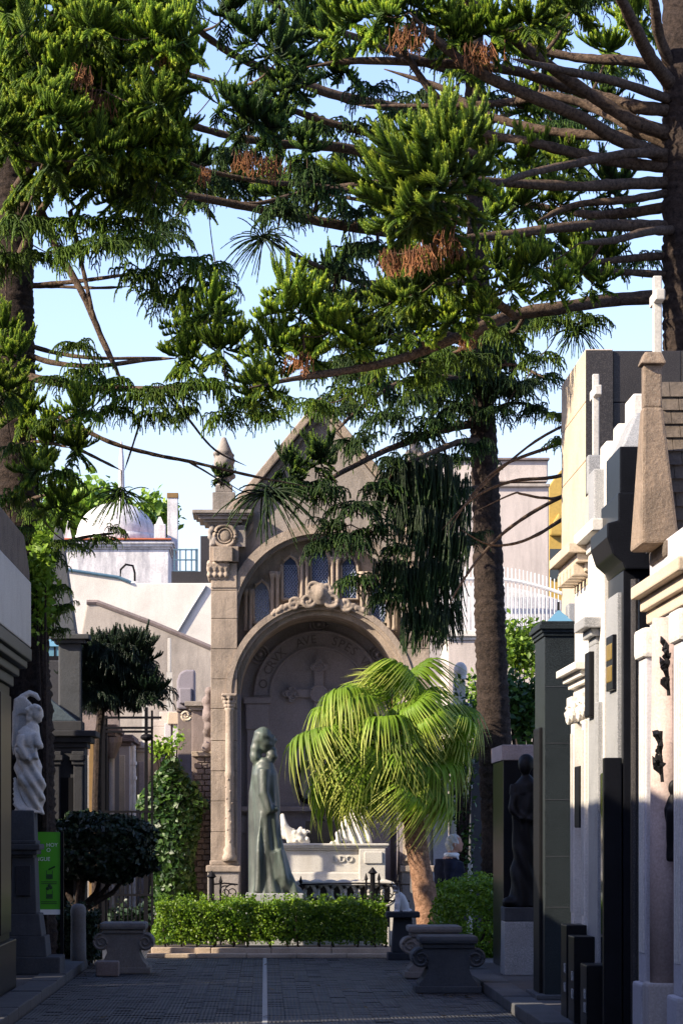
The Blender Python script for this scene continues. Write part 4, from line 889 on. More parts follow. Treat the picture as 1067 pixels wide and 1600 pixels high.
for (dx, dz) in ((-42, 0), (42, 0), (0, 42)):
    mb = MB(); c = Vector((XN+dx*kN, dN-.05, az(1084-dz, dN)))
    for ddx, ddz in ((0,8),(0,-8),(8,0),(-8,0)): mb.tube([(c.x+ddx*kN, c.y-.035, c.z+ddz*kN), (c.x+ddx*kN, c.y+.05, c.z+ddz*kN)], .055, 12); mb.torus((c.x+ddx*.6*kN, c.y-.04, c.z+ddz*.6*kN), .045, .012, 'y', 14, 5)
    mb.build('trefoil_end', ci, CHP)
mb = MB(); c = (XN, dN-.07, az(1084, dN)); mb.tube([(c[0], c[1]-.02, c[2]), (c[0], dN, c[2])], .13, 22); mb.torus((c[0], c[1]-.02, c[2]), .115, .018, 'y', 24, 6); mb.box(c[0]-.07, c[0]+.07, c[1]-.035, c[1], c[2]-.015, c[2]+.015); mb.box(c[0]-.015, c[0]+.015, c[1]-.036, c[1], c[2]-.07, c[2]+.07); mb.build('cross_medallion', ci, CHP)
MB().box(U(-125), U(125), dN-.12, dN, az(1268, dN), az(1260, dN)).build('dado_rail', ci, CHP, .015)
for x0, x1 in ((375, 405), (415, 440), (575, 593), (600, 622)): MB().box(ax(x0, dN), ax(x1, dN), dN-.03, dN, az(1302, dN), az(1274, dN)).build('dado_panel', ci, CHP, .015)
text_at('chi_rho', 'X', .2, (ax(583, dN), dN-.034, az(1294, dN)), cg, CHP); text_at('chi_rho', 'P', .24, (ax(584, dN), dN-.035, az(1296, dN)), cg, CHP)
# body and roof behind
for s in (-1, 1):
    a, b = sorted((U(s*150), U(s*168))); MB().box(a, b, dC+.36, dC+3.2, 0, Zv(815)).build('side_wall', cs, CHP)
MB().box(U(-168), U(168), dC+3.2, dC+3.4, 0, Zv(815)).build('rear_wall', cs, CHP)
MB().box(U(-124), U(124), dC-.1, dC+1.2, 0, .12).build('niche_floor', cg, CHP)
for s in (-1, 1): MB().extr([(U(s*172), Zv(815)), (U(0), gab(0)-.05), (U(0), gab(0)-.17), (U(s*172), Zv(826))], 'y', dC+.42, dC+3.4).build('roof_slope', MT['roofstone'], CHP)
# ---------------------------------------------------------------- sarcophagus and its sculpture
dS = dC-.35
T = thing('sarcophagus', 'white marble sarcophagus with carved letters under the arch', 'sarcophagus', (ax(510, dS), dS+.4, 0))
MB().box(ax(415, dS), ax(618, dS), dS-.12, dS+1.0, 0, az(1378, dS)).build('base_step', MT['marble'], T, .015)
MB().box(ax(428, dS), ax(601, dS), dS, dS+.8, az(1378, dS), az(1362, dS)).build('plinth', MT['marble'], T, .03)
MB().box(ax(433, dS), ax(597, dS), dS+.05, dS+.75, az(1362, dS), az(1328, dS)).build('die', MT['marble'], T, .01)
MB().box(ax(561, dS), ax(602, dS), dS-.03, dS+.5, az(1376, dS), az(1326, dS)).build('corner_block', MT['marble'], T, .012)
MB().box(ax(569, dS), ax(597, dS), dS-.05, dS-.02, az(1349, dS), az(1331, dS)).build('corner_panel', MT['marble'], T, .008)
mb = MB(); cornice(mb, ax(428, dS), ax(603, dS), dS, dS+.8, az(1328, dS), ((-.01,.03),(.02,.03),(.04,.03))); mb.build('lid', MT['marble'], T, .008)
text_at('lettering', 'L DO', .13, (ax(535, dS), dS+.045, az(1347, dS)), MT['marble'], T, ext=.012)
T = thing('marble_shroud', 'pale marble draped female figure lower folds on the sarcophagus', 'statue', (ax(555, dS), dS+.35, az(1320, dS)))
def Q(x, y, dy=0): v = at(x, y, dS+.38); v.y += dy; return v
mb = MB(); mb.tube([Q(556,1321), Q(556,1300), Q(557,1265), Q(556,1225), Q(555,1185), Q(555,1150), Q(555,1140)], [.26,.22,.17,.15,.16,.15,.05], 16); mb.ball(Q(555,1126), (.09,.1,.12)); mb.ball(Q(556,1120,.03), (.1,.1,.1))
mb.tube([Q(540,1152), Q(532,1185,-.1), Q(545,1200,-.2)], [.06,.05,.04], 8); mb.tube([Q(570,1152), Q(577,1185,-.1), Q(565,1202,-.2)], [.06,.05,.04], 8)
for k in range(9): mb.tube([Q(520+7.5*k,1320,-.18+.05*abs(k-4)/4), Q(526+6*k,1314,-.22+.05*abs(k-4)/4), Q(534+5*k,1290,-.16)], [.04,.05,.03], 7)
sculpt('body', mb, MT['marble'], T, .016, 2, lambda V: .020*np.sin(58*V[:,0]+4*np.sin(4*V[:,2]))*np.clip((az(1215, dS)-V[:,2])*2, 0, 1))
T = thing('marble_wreath', 'heap of carved marble cloth and flowers behind bronze statue', 'ornament', (ax(455, dS), dS+.3, az(1320, dS)))
mb = MB()
for k in range(10): mb.tube([Q(440+random.uniform(-4,3),1272+4*k), Q(444+2*k,1290+2*k,-.1), Q(452+3.5*k,1317,-.12)], [.03,.05,.035], 7)
for k in range(60): mb.ball(Q(468+random.gauss(0,6),1303+random.gauss(0,5),-.12+random.uniform(-.05,.05)), random.uniform(.02,.04), 6, 5)
sculpt('cloth', mb, MT['marble'], T, .015, 1)
T = thing('dark_urn', 'black stone urn block against the niche back wall', 'urn', (ax(500, dN-.3), dN-.3, 0))
MB().box(ax(477, dN-.3), ax(523, dN-.3), dN-.45, dN-.14, .12, az(1283, dN-.3)).build('block', MT['slab'], T, .01)
MB().lathe(ax(499, dN-.3), dN-.3, [(.10, az(1283, dN-.3)), (.05, az(1278, dN-.3)), (.10, az(1270, dN-.3)), (.11, az(1262, dN-.3)), (.07, az(1256, dN-.3)), (.03, az(1253, dN-.3))], 14).build('urn', MT['slab'], T, 0, True)
T = thing('bronze_wreath', 'dark oval bronze wreath hanging in the arch niche', 'wreath', (ax(478, dN-.1), dN-.06, az(1250, dN)))
mb = MB()
for k in range(36):
    a = k/36*2*math.pi; c = Vector((ax(478, dN), dN-.07, az(1222, dN))); p = c+Vector((.12*math.cos(a), random.uniform(-.03,.02), .28*math.sin(a))); mb.ball(p, (random.uniform(.02,.04), .02, random.uniform(.03,.05)), 7, 5)
sculpt('wreath', mb, MT['darkbronze'], T, .012, 1)
# lattice balustrade and iron railing
dF = 38.7; T = thing('stone_balustrade', 'pierced white stone balustrade of interlaced circles before the sarcophagus', 'balustrade', (ax(520, dF), dF, 0))
MB().box(ax(462, dF), ax(608, dF), dF, dF+.12, 0, .28).build('base', MT['marble'], T, .01)
MB().box(ax(460, dF), ax(610, dF), dF+.18, dF+.34, 0, az(1383, dF)).build('backing', MT['slab'], T)
MB().box(ax(458, dF), ax(612, dF), dF-.02, dF+.36, az(1383, dF), az(1377, dF)).build('rail', MT['marble'], T, .01)
for k in range(7):
    for du in (0,):
        c = (ax(474+21*k, dF), dF+.05, az(1396, dF)); MB().torus(c, .165, .030, 'y', 22, 6).build('ring', MT['marble'], T, 0, True)
T = thing('iron_railing', 'black wrought iron railing with scrolls and spear post before chapel', 'railing', (ax(500, dF-.2), dF-.2, 0))
y = dF-.22
for x, yt in ((331, 1372), (345, 1380), (470, 1380), (572, 1376), (582, 1366), (592, 1376), (622, 1378)):
    w_ = .035 if x in (331, 582) else .014
    po = MB().tube([(ax(x, y), y, 0), (ax(x, y), y, az(yt, y))], w_, 7).build('post', MT['iron'], T)
    MB().lathe(ax(x, y), y, [(w_, az(yt, y)), (w_*1.9, az(yt, y)+.02), (w_*1.2, az(yt, y)+.05), (.004, az(yt, y)+.10)], 8).build('spear', MT['iron'], po)
for x0, x1 in ((331, 372), (470, 640)):
    for yy in (1382, 1408): MB().tube([(ax(x0, y), y, az(yy, y)), (ax((x0+x1)/2, y), y, az(yy-2, y)), (ax(x1, y), y, az(yy, y))], .012, 6).build('rail', MT['iron'], T)
for x, r in ((352, .09), (362, .11), (602, .12), (612, .15), (600, .2)):
    mb = MB(); mb.spiral((ax(x, y), y-.02, az(1394, y)), r, .010, 'y', 1.6, 1 if x < 400 else -1, 28, 5, math.pi/3); mb.build('scroll', MT['iron'], T)
for k in range(0): MB().tube([(ax(470+34*k+u, y), y-.01, az(1381-5*math.sin(u/34*math.pi), y)) for u in range(0, 35, 4)], .012, 5).build('arc', MT['iron'], T)
# ---------------------------------------------------------------- bronze statue
dB = 38.0
T = thing('statue_plinth', 'low grey plinth under the bronze robed man', 'pedestal', (ax(430, dB), dB+.35, 0))
MB().box(ax(384, dB), ax(475, dB), dB, dB+.75, 0, az(1396, dB)).build('block', MT['greygran'], T, .02)
T = thing('bronze_statue', 'tall green bronze bearded man in long robe facing right', 'statue', (ax(425, dB), dB+.37, az(1396, dB)))
def G(x, y, dy=0): v = at(x, y, dB+.37); v.y += dy; return v
mb = MB()
mb.tube([G(424,1400), G(422,1370), G(419,1325), G(417,1280), G(416,1235), G(414,1210), G(414,1196), G(415,1184)], [.25,.21,.185,.175,.175,.18,.135,.07], 18)   # robe
mb.tube([G(405,1195,.05), G(402,1240,.08), G(403,1300,.1), G(402,1370,.12), G(401,1400,.12)], [.09,.11,.12,.12,.12], 12)           # mantle falling behind
mb.tube([G(430,1330,-.08), G(440,1370,-.1), G(455,1385,-.1), G(466,1396,-.1)], [.13,.14,.10,.07], 12); mb.ball(G(462,1396,-.1), (.11,.08,.05))   # spreading hem and foot
mb.ball(G(415,1157), (.12,.12,.17)); mb.ball(G(411,1151), (.135,.135,.135)); mb.ball(G(425,1160), (.055,.07,.09)); mb.ball(G(431.5,1158), (.024,.025,.034)); mb.ball(G(428,1150), (.03,.07,.02))    # head, brow, nose
mb.tube([G(425,1170), G(425,1184,-.01), G(421,1197,-.02)], [.07,.085,.03], 10)             # beard
mb.tube([G(404,1158), G(400,1174), G(400,1186), G(404,1196)], [.09,.085,.085,.05], 10)                            # long hair
mb.tube([G(413,1202,-.14), G(412,1240,-.18), G(424,1268,-.19), G(432,1262,-.17)], [.085,.075,.06,.05], 10)     # near arm folded
mb.tube([G(414,1202,.14), G(420,1240,.18), G(430,1266,.05)], [.08,.07,.05], 10)
for k in range(5): mb.tube([G(408+6*k,1270,-.15+.02*k), G(405+9*k,1330,-.19+.02*k), G(402+13*k,1394,-.2+.03*k)], [.025,.04,.05], 7)   # fold ridges
sculpt('body', mb, MT['bronze'], T, .016, 3, lambda V: .010*np.sin(38*V[:,0]+30*V[:,1]+3*V[:,2])*np.clip((az(1215, dB)-V[:,2])*3, 0, 1)+.004*np.sin(55*V[:,2]+20*V[:,0])*(V[:,2] > az(1190, dB)))
# ---------------------------------------------------------------- cat and its table
dT = 34.9
T = thing('stone_table', 'small dark stone table the cat sits on by palm', 'table', (ax(630, dT), dT+.2, 0))
MB().box(ax(604, dT), ax(656, dT), dT, dT+.4, az(1434, dT), az(1425, dT)).build('top', MT['darktomb'], T, .015)
MB().taper(ax(612, dT), ax(648, dT), dT+.06, dT+.34, .09, az(1434, dT), .03).build('stem', MT['darktomb'], T, .015)
MB().box(ax(606, dT), ax(654, dT), dT+.02, dT+.38, 0, .09).build('foot', MT['darktomb'], T, .015)
T = thing('cat', 'white cat with dark head patch sitting on stone table', 'cat', (ax(625, dT), dT+.17, az(1425, dT)))
def K(x, y, dy=0): v = at(x, y, dT+.17); v.y += dy; return v
mb = MB(); mb.tube([K(628,1422,.03), K(628,1413,.02), K(625,1403,-.01), K(621,1396,-.03)], [.085,.085,.068,.045], 12); mb.ball(K(632,1417,.03), (.06,.07,.065)); mb.ball(K(619,1390,-.04), (.042,.045,.04)); mb.ball(K(616.5,1392,-.075), (.02,.02,.016))
for x, dy in ((618, -.07), (622, -.08)): mb.tube([K(x+2,1402,dy+.03), K(x,1412,dy), K(x-.5,1424,dy)], [.028,.022,.02], 8); mb.ball(K(x-1,1423.5,dy-.01), (.022,.028,.014))
for x in (616, 621.5): mb.tube([K(x,1387,-.03), K(x-.3,1381.5,-.03)], [.018,.003], 6)
mb.tube([K(636,1421,.06), K(641,1422,-.02), K(636,1423,-.09), K(628,1423,-.11)], [.022,.02,.018,.012], 7)
cat = sculpt('body', mb, MT['furw'], T, .008, 2)
def catmat():
    m, t, b, tc = nodes('cat_fur'); sp = t.nodes.new('ShaderNodeSeparateXYZ'); t.links.new(tc.outputs['Object'], sp.inputs[0])
    ad = t.nodes.new('ShaderNodeMath'); ad.operation = 'MULTIPLY_ADD'; ad.inputs[1].default_value = .10; t.links.new(nz(t, tc.outputs['Object'], 18, 2), ad.inputs[0]); t.links.new(sp.outputs[2], ad.inputs[2])
    t.links.new(ramp(t, ad.outputs[0], [(.30, (.50,.47,.45)), (.32, (.05,.042,.04))]), b.inputs['Base Color']); b.inputs['Roughness'].default_value = .9; return m
cat.data.materials.clear(); cat.data.materials.append(catmat())
# ---------------------------------------------------------------- walking man
dP = 36.8
T = thing('person', 'grey haired person in navy sweater over white shirt walking right', 'person', (ax(708, dP), dP, 0))
def H(x, z, dy=0): return Vector((ax(708, dP)+x, dP+dy, z))
mb = MB()
hz = az(1303, dP)            # crown of head
mb.ball(H(.02, hz-.12), (.093,.078,.12), 16, 12); mb.ball(H(.055, hz-.15), (.06,.06,.085), 12, 8); mb.ball(H(.115, hz-.135), (.018,.014,.022)); mb.ball(H(.095, hz-.185), (.03,.03,.018)); mb.ball(H(.085, hz-.215), (.03,.032,.025)); mb.ball(H(.0, hz-.13, -.078), (.022,.012,.034)); mb.ball(H(.0, hz-.13, .078), (.022,.012,.034))
mb.tube([H(-.01, hz-.2), H(-.03, hz-.30)], [.058,.064], 12)
mb.tube([H(-.04, hz-.28), H(-.05, hz-.36), H(-.05, hz-.5), H(-.04, hz-.68), H(-.03, hz-.82)], [.065,.12,.155,.15,.155], 16)
for s in (-1, 1):
    mb.tube([H(-.045, hz-.37, s*.13), H(-.06, hz-.47, s*.21), H(-.08, hz-.62, s*.24), H(.02, hz-.80, s*.23)], [.06,.055,.048,.038], 12)
    mb.ball(H(.04, hz-.85, s*.23), (.032,.022,.05))
    for k in range(4): mb.tube([H(.03+.016*(k-1.5), hz-.88, s*.23), H(.045+.016*(k-1.5), hz-.92, s*.23), H(.05+.014*(k-1.5), hz-.955+.006*abs(k-1.5), s*.222)], [.010,.009,.007], 6)
    mb.tube([H(.055, hz-.84, s*.22), H(.085, hz-.87, s*.21), H(.09, hz-.905, s*.205)], [.012,.011,.008], 6)
    kx = .13*s
    mb.tube([H(-.03, hz-.80, s*.09), H(.02+kx*.6, .48, s*.09), H(-.04+kx, .09, s*.09)], [.10,.068,.045], 12); mb.tube([H(-.07+kx, .05, s*.09), H(.05+kx, .045, s*.09), H(.12+kx, .03, s*.09)], [.045,.042,.03], 10)
body = sculpt('body', mb, MT['skin'], T, .0125, 2)
mb = MB()                      # sweater shell
mb.tube([H(-.03, hz-.29), H(-.05, hz-.345), H(-.052, hz-.5), H(-.045, hz-.68), H(-.035, hz-.84)], [.10,.19,.205,.19,.195], 18)
for s in (-1, 1): mb.tube([H(-.045, hz-.345, s*.15), H(-.06, hz-.47, s*.225), H(-.08, hz-.62, s*.243), H(-.055, hz-.665, s*.241)], [.09,.078,.07,.066], 12)
sculpt('sweater', mb, MT['navy'], T, .014, 3, lambda V: .006*np.sin(40*V[:,2]+18*V[:,0]))
mb = MB()
for s in (-1, 1): mb.tube([H(-.062, hz-.655, s*.243), H(-.045, hz-.685, s*.241)], [.067,.064], 14)
mb.build('cuff', MT['shirt'], T, 0, True)
mb = MB(); mb.torus(H(-.025, hz-.272), .072, .032, 'z', 20, 8); mb.tube([H(.035, hz-.29, -.04), H(.065, hz-.33, -.03)], [.026,.008], 6); mb.tube([H(.035, hz-.29, .04), H(.065, hz-.33, .03)], [.026,.008], 6); mb.build('collar', MT['shirt'], T, 0, True)
mb = MB(); mb.ball(H(.0, hz-.105), (.10,.088,.108), 14, 10); mb.ball(H(-.035, hz-.15), (.075,.083,.09), 12, 8); sculpt('hair', mb, MT['hair'], T, .012, 2, lambda V: .004*np.sin(90*V[:,0]+60*V[:,2]+40*V[:,1]))
mb = MB()
for s in (-1, 1):
    kx = .13*s; mb.tube([H(-.03, hz-.78, s*.085), H(.02+kx*.6, .48, s*.09), H(-.04+kx, .1, s*.09)], [.125,.092,.08], 12)
sculpt('trousers', mb, MT['trousers'], T, .016, 2)
for s in (-1, 1): 
    kx = .13*s; mb = MB(); mb.ball(H(-.07+kx, .05, s*.09), (.06,.05,.055)); mb.ball(H(.06+kx, .035, s*.09), (.11,.05,.04)); sculpt('shoe', mb, MT['iron'], T, .014, 2)
# ---------------------------------------------------------------- leaves and hedges
def leafcloud(P, N, size, jit=.6, asp=.55, tipv=None):
    n = len(P); N = N+rng.normal(0, jit, (n, 3)); N /= np.linalg.norm(N, axis=1)[:, None]+1e-9
    R = rng.normal(0, 1, (n, 3)); A = np.cross(N, R); A /= np.linalg.norm(A, axis=1)[:, None]+1e-9; B = np.cross(N, A)
    s = (size*rng.uniform(.6, 1.3, n))[:, None]
    V = np.stack([P-A*s, P+B*s*asp+N*s*.18, P+A*s, P-B*s*asp+N*s*.18], 1).reshape(-1, 3)
    q = np.arange(n)[:, None]*4
    F = np.concatenate([q+np.array([[0, 1, 2]]), q+np.array([[0, 2, 3]])])
    t = rng.uniform(.2, 1, n) if tipv is None else tipv
    return V, F, np.repeat(t, 4)
def boxshell(x0, x1, y0, y1, z0, z1, n, deep=.07, rough=.04):
    c = np.array([(x0+x1)/2, (y0+y1)/2, (z0+z1)/2]); h = np.array([(x1-x0)/2, (y1-y0)/2, (z1-z0)/2])
    ar = np.array([h[1]*h[2], h[1]*h[2], h[0]*h[2], h[0]*h[2], h[0]*h[1]*1.3]); f = rng.choice(5, n, p=ar/ar.sum())
    u = rng.uniform(-1, 1, (n, 3)); N = np.zeros((n, 3))
    for k, (a_, s) in enumerate(((0,-1),(0,1),(1,-1),(1,1),(2,1))): m = f == k; u[m, a_] = s; N[m, a_] = s
    P = c+u*h; wob = rough*(np.sin(P[:,0]*9+P[:,2]*7)+np.sin(P[:,1]*8+1.3+P[:,0]*5)+.8*np.sin(P[:,0]*21+P[:,2]*17))
    P = P+N*(wob-np.abs(rng.normal(0, deep, n)))[:, None]
    return P, N
def hedge(name, label, x0, x1, y0, y1, z0, z1, n, size, mat, sprigs=60, core=True, cat='hedge', rough=.025):
    T = thing(name, label, cat, ((x0+x1)/2, (y0+y1)/2, z0))
    P, N = boxshell(x0, x1, y0, y1, z0+.06, z1, n, .05, rough)
    sp = []
    for k in range(sprigs):
        p = np.array([random.uniform(x0, x1), random.uniform(y0, y1), z1]); d_ = np.array([random.uniform(-.3,.3), random.uniform(-.3,.3), 1])
        for q in range(7): sp.append(p+d_*.016*q+rng.normal(0, .012, 3))
    if sp: P = np.concatenate([P, np.array(sp)]); N = np.concatenate([N, rng.normal(0, 1, (len(sp), 3))])
    V, F, t = leafcloud(P, N, size, .8)
    link_mesh('foliage', np_mesh('foliage', V, F, {'tip': t}), mat, T)
    i = .09
    mb = MB()
    for k in range(int((x1-x0)/.22)+1):
        xx = x0+.1+.22*k+random.uniform(-.05,.05)
        for yy in (y0+.14, y1-.14): mb.tube([(xx, yy, z0-.0), (xx+random.uniform(-.06,.06), yy+random.uniform(-.05,.05), z0+.25), (xx+random.uniform(-.1,.1), yy, z1-.12)], [.014,.010,.005], 5)
    tag(mb.build('stems', MT['trunk'], T), kind='stuff')
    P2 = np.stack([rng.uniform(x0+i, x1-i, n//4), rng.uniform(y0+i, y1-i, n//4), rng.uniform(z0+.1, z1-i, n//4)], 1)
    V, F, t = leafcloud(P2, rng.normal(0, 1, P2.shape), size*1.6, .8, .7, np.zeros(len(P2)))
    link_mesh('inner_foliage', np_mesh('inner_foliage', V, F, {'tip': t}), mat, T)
    return T
# raised planting bed with kerb stones
bed = MB().box(ax(232, 35.6), ax(616, 35.6), 35.72, 37.7, -.0, .075).build('planting_bed', MT['soil']); tag(bed, kind='structure')
def bed_kerb(xa, xb, y, z0, z1, n, w_):
    for k in range(n):
        x0, x1 = xa+(xb-xa)*k/n, xa+(xb-xa)*(k+1)/n; MB().box(x0+.004, x1-.004, y, y+w_, z0, z1+random.uniform(-.006,.006)).build('kerb_stone', MT['kerb_b'], bed, .012)
bed_kerb(ax(229, 35.5), ax(620, 35.5), 35.5, 0, .055, 5, .16); bed_kerb(ax(236, 35.66), ax(612, 35.66), 35.665, 0, .12, 4, .14)
hedge('box_hedge', 'long clipped box hedge in kerbed bed before the chapel', ax(243, 36.0), ax(604, 36.0), 36.0, 37.3, .09, az(1411, 36.2), 26000, .020, MT['box'], 150)
# rounded hedge at right
def ballhedge(name, label, c, r, n, size, mat, cat='shrub', zmin=.02, trunk=True, flat=1.0, lobes=0):
    T = thing(name, label, cat, (c[0], c[1], 0))
    c = np.array(c); r = np.array(r)
    u = rng.normal(0, 1, (n, 3)); u /= np.linalg.norm(u, axis=1)[:, None]
    wob = 1+.07*np.sin(u[:,0]*7+u[:,2]*5+c[0])+.06*np.sin(u[:,1]*9+u[:,2]*8)+.05*np.sin(u[:,0]*17+u[:,1]*13+u[:,2]*15)
    rad = wob*(1-np.abs(rng.normal(0, .13, n)))
    e = .75
    us = np.sign(u)*np.abs(u)**e; P = c+us*r*rad[:, None]; k = P[:, 2] > zmin; P, u = P[k], u[k]
    V, F, t = leafcloud(P, u, size, .8); link_mesh('foliage', np_mesh('foliage', V, F, {'tip': t}), mat, T)
    if trunk:
        mb = MB(); 
        for k in range(7):
            a = random.uniform(0, 6.28); mb.tube([(c[0], c[1], 0), (c[0]+.1*math.cos(a)*r[0], c[1]+.1*math.sin(a)*r[1], max(.1, c[2]-r[2]*.7)), (c[0]+.7*math.cos(a)*r[0], c[1]+.7*math.sin(a)*r[1], c[2]+random.uniform(-.2,.5)*r[2])], [.03,.022,.007], 6)
        mb.build('trunk', MT['trunk'], T)
    return T
d = 33.6; ballhedge('clipped_shrub', 'large rounded clipped shrub beside the right benches', (ax(746, d), d+.5, .52), (.50, .62, .52), 15000, .024, MT['box'])
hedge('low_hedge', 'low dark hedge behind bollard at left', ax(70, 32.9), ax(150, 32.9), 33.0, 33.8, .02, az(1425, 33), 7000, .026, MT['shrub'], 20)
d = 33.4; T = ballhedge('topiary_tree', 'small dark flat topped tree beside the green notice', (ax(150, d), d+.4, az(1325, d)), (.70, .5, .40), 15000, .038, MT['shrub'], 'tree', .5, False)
for k in range(70):
    pass
mb = MB(); b0 = Vector((ax(120, d), d+.4, 0)); mb.tube([b0, b0+Vector((-.02, 0, .4)), b0+Vector((.03, 0, .95)), b0+Vector((.1, 0, 1.25))], [.075,.06,.055,.03], 9)
for tx, tz in ((.55, 1.2), (-.3, 1.25), (.4, 1.5), (.8, 1.35)): mb.tube([b0+Vector((.0, 0, .62)), b0+Vector((tx*.5, .1, .85)), b0+Vector((tx, .1, tz))], [.045,.03,.01], 7)
mb.build('trunk', MT['trunk'], T)
# soil and leaf litter by the right shrub
lb = MB().box(ax(735, 33), 2.9, 31.9, 35.0, .0, .05).build('planting_soil', MT['soil']); tag(lb, kind='structure')
# ivy column
d = 41; n = 7000
T = thing('ivy', 'glossy green ivy cloaking a post left of the chapel', 'ivy', (ax(272, d), d+.2, 0))
P = []; 
for k in range(n):
    t = random.random(); zt = az(1190, d); z = t*zt; wv = (.36 if t < .75 else .36*(1-t)/.25+.10)*(1+.22*math.sin(9*t+1)); a = random.uniform(0, 6.28); rr = math.sqrt(random.random())*.35+.65
    P.append((ax(274-8*t, d)+wv*rr*math.cos(a)*1.0, d+.25+.28*rr*math.sin(a), z+random.gauss(0,.03)))
P = np.array(P); N = P-np.array([ax(272, d), d+.6, 1.2]); N[:,1] -= .4; N /= np.linalg.norm(N, axis=1)[:, None]
V, F, t = leafcloud(P, N, .05, .5, .75); link_mesh('leaves', np_mesh('leaves', V, F, {'tip': t}), MT['ivy'], T)
MB().box(ax(262, d), ax(284, d), d+.15, d+.4, 0, az(1215, d)).build('post', MT['darktomb'], T)
# climbing leaves at right, distant bushes
def bush(label, px, py, d, r, n, size, mat, name='leafy_bush', cat='bush', stem=True):
    c = at(px, py, d); T = thing(name, label, cat, (c.x, d, 0)); n2 = n
    cl = rng.normal(0, .55, (9, 3))*np.array(r)*.8+np.array(c); k = rng.integers(0, 9, n2); P = cl[k]+rng.normal(0, .34, (n2, 3))*np.array(r)
    V, F, t = leafcloud(P, rng.normal(0, 1, P.shape)+np.array([-.3,-.2,.8]), size, .5, .6); link_mesh('foliage', np_mesh('foliage', V, F, {'tip': t}), mat, T)
    mb = MB()
    for q in cl: mb.tube([(c.x, d, 0), (c.x*.5+q[0]*.5, d*.5+q[1]*.5, q[2]*.6), tuple(q)], [.05,.03,.008], 5)
    mb.build('stem', MT['trunk'], T); return T
bush('bright leafy climber right of the middle trunk, upper', 815, 1010, 47, (.35,.4,.4), 1600, .06, MT['lightleaf'])
bush('dark leafy climber right of the middle trunk, lower', 822, 1090, 43, (.30,.4,.5), 2200, .06, MT['ivy'])
bush('thin leafy climber on the white marble column', 722, 1150, 43.4, (.28,.2,.9), 1300, .045, MT['ivy'])
bush('leafy shrub between white column and trunk', 745, 1090, 46, (.3,.3,.5), 900, .05, MT['lightleaf'])
bush('sunlit tree top showing left of the dome', 128, 805, 75, (1.4,1.2,.7), 2600, .14, MT['lightleaf'], 'distant_tree', 'tree')
bush('small sunlit tree top right of the dome', 236, 812, 76, (.5,.6,.6), 900, .12, MT['lightleaf'], 'distant_tree', 'tree')
bush('small dark shrub at the foot of the ivy', 208, 1440, 40.2, (.5,.3,.25), 1500, .05, MT['shrub'])
bush('thin green seedling above the ivy post', 262, 1172, 41.2, (.18,.15,.2), 350, .04, MT['lightleaf'])
# ---------------------------------------------------------------- fan palm
dQ = 35.9
T = thing('fan_palm', 'fan palm with leaning rough trunk and drooping bright fronds', 'palm tree', (ax(668, dQ), dQ, 0))
tp = [at(672,1452,dQ), at(667,1420,dQ), at(659,1370,dQ), at(650,1320,dQ), at(645,1275,dQ), at(640,1235,dQ), at(628,1205,dQ), at(616,1180,dQ)]
tp[0].z = 0
fine = []; 
for a, b in zip(tp[:-1], tp[1:]):
    for k in range(7): fine.append(a.lerp(b, k/7))
fr = [.15-.035*i/len(fine)+random.uniform(-.007,.009) for i in range(len(fine))]
MB().tube(fine, fr, 16, .05).build('trunk', MT['palmbark'], T, 0, True)
def fan_leaf(seed, R=.66, nseg=44):
    r_ = random.Random(seed); V = []; F = []; tv = []
    for k in range(nseg):
        a = math.radians(-118+236*k/(nseg-1)); L = R*(1-.25*(abs(a)/2.1)**2)*r_.uniform(.92, 1.06)
        spread = math.radians(236/(nseg-1))*.55; droop = r_.uniform(.8, 1.7)
        m = 9; b = len(V)
        for i in range(m+1):
            t = i/m; free = max(0, (t-.45)/.55)
            rad = L*t*(1-.22*free*droop); wid = L*t*spread if t < .5 else L*.5*spread*(1-(t-.5)/.5)**.8
            zz = .10*R*math.sin(math.pi*min(1, t*1.3))-droop*R*.62*free**1.7
            cx, sy = math.cos(a), math.sin(a); fold = .5*wid
            for s, h in ((-1, 0), (0, 1), (1, 0)):
                V.append((cx*rad-s*sy*wid, sy*rad+s*cx*wid, zz+h*fold*(1 if k % 2 else -1)*.6)); tv.append(min(1, .25+.75*free*r_.uniform(.7,1)+r_.uniform(0,.12)))
        for i in range(m):
            q = b+3*i; F += [(q, q+1, q+4, q+3), (q+1, q+2, q+5, q+4)]
    return np_mesh('frond', V, F, {'tip': tv})
fans = [fan_leaf(k) for k in range(5)]
for me in fans: me.materials.append(MT['palm']); me.polygons.foreach_set('use_smooth', [True]*len(me.polygons))
crown = at(614, 1172, dQ); NF = 52
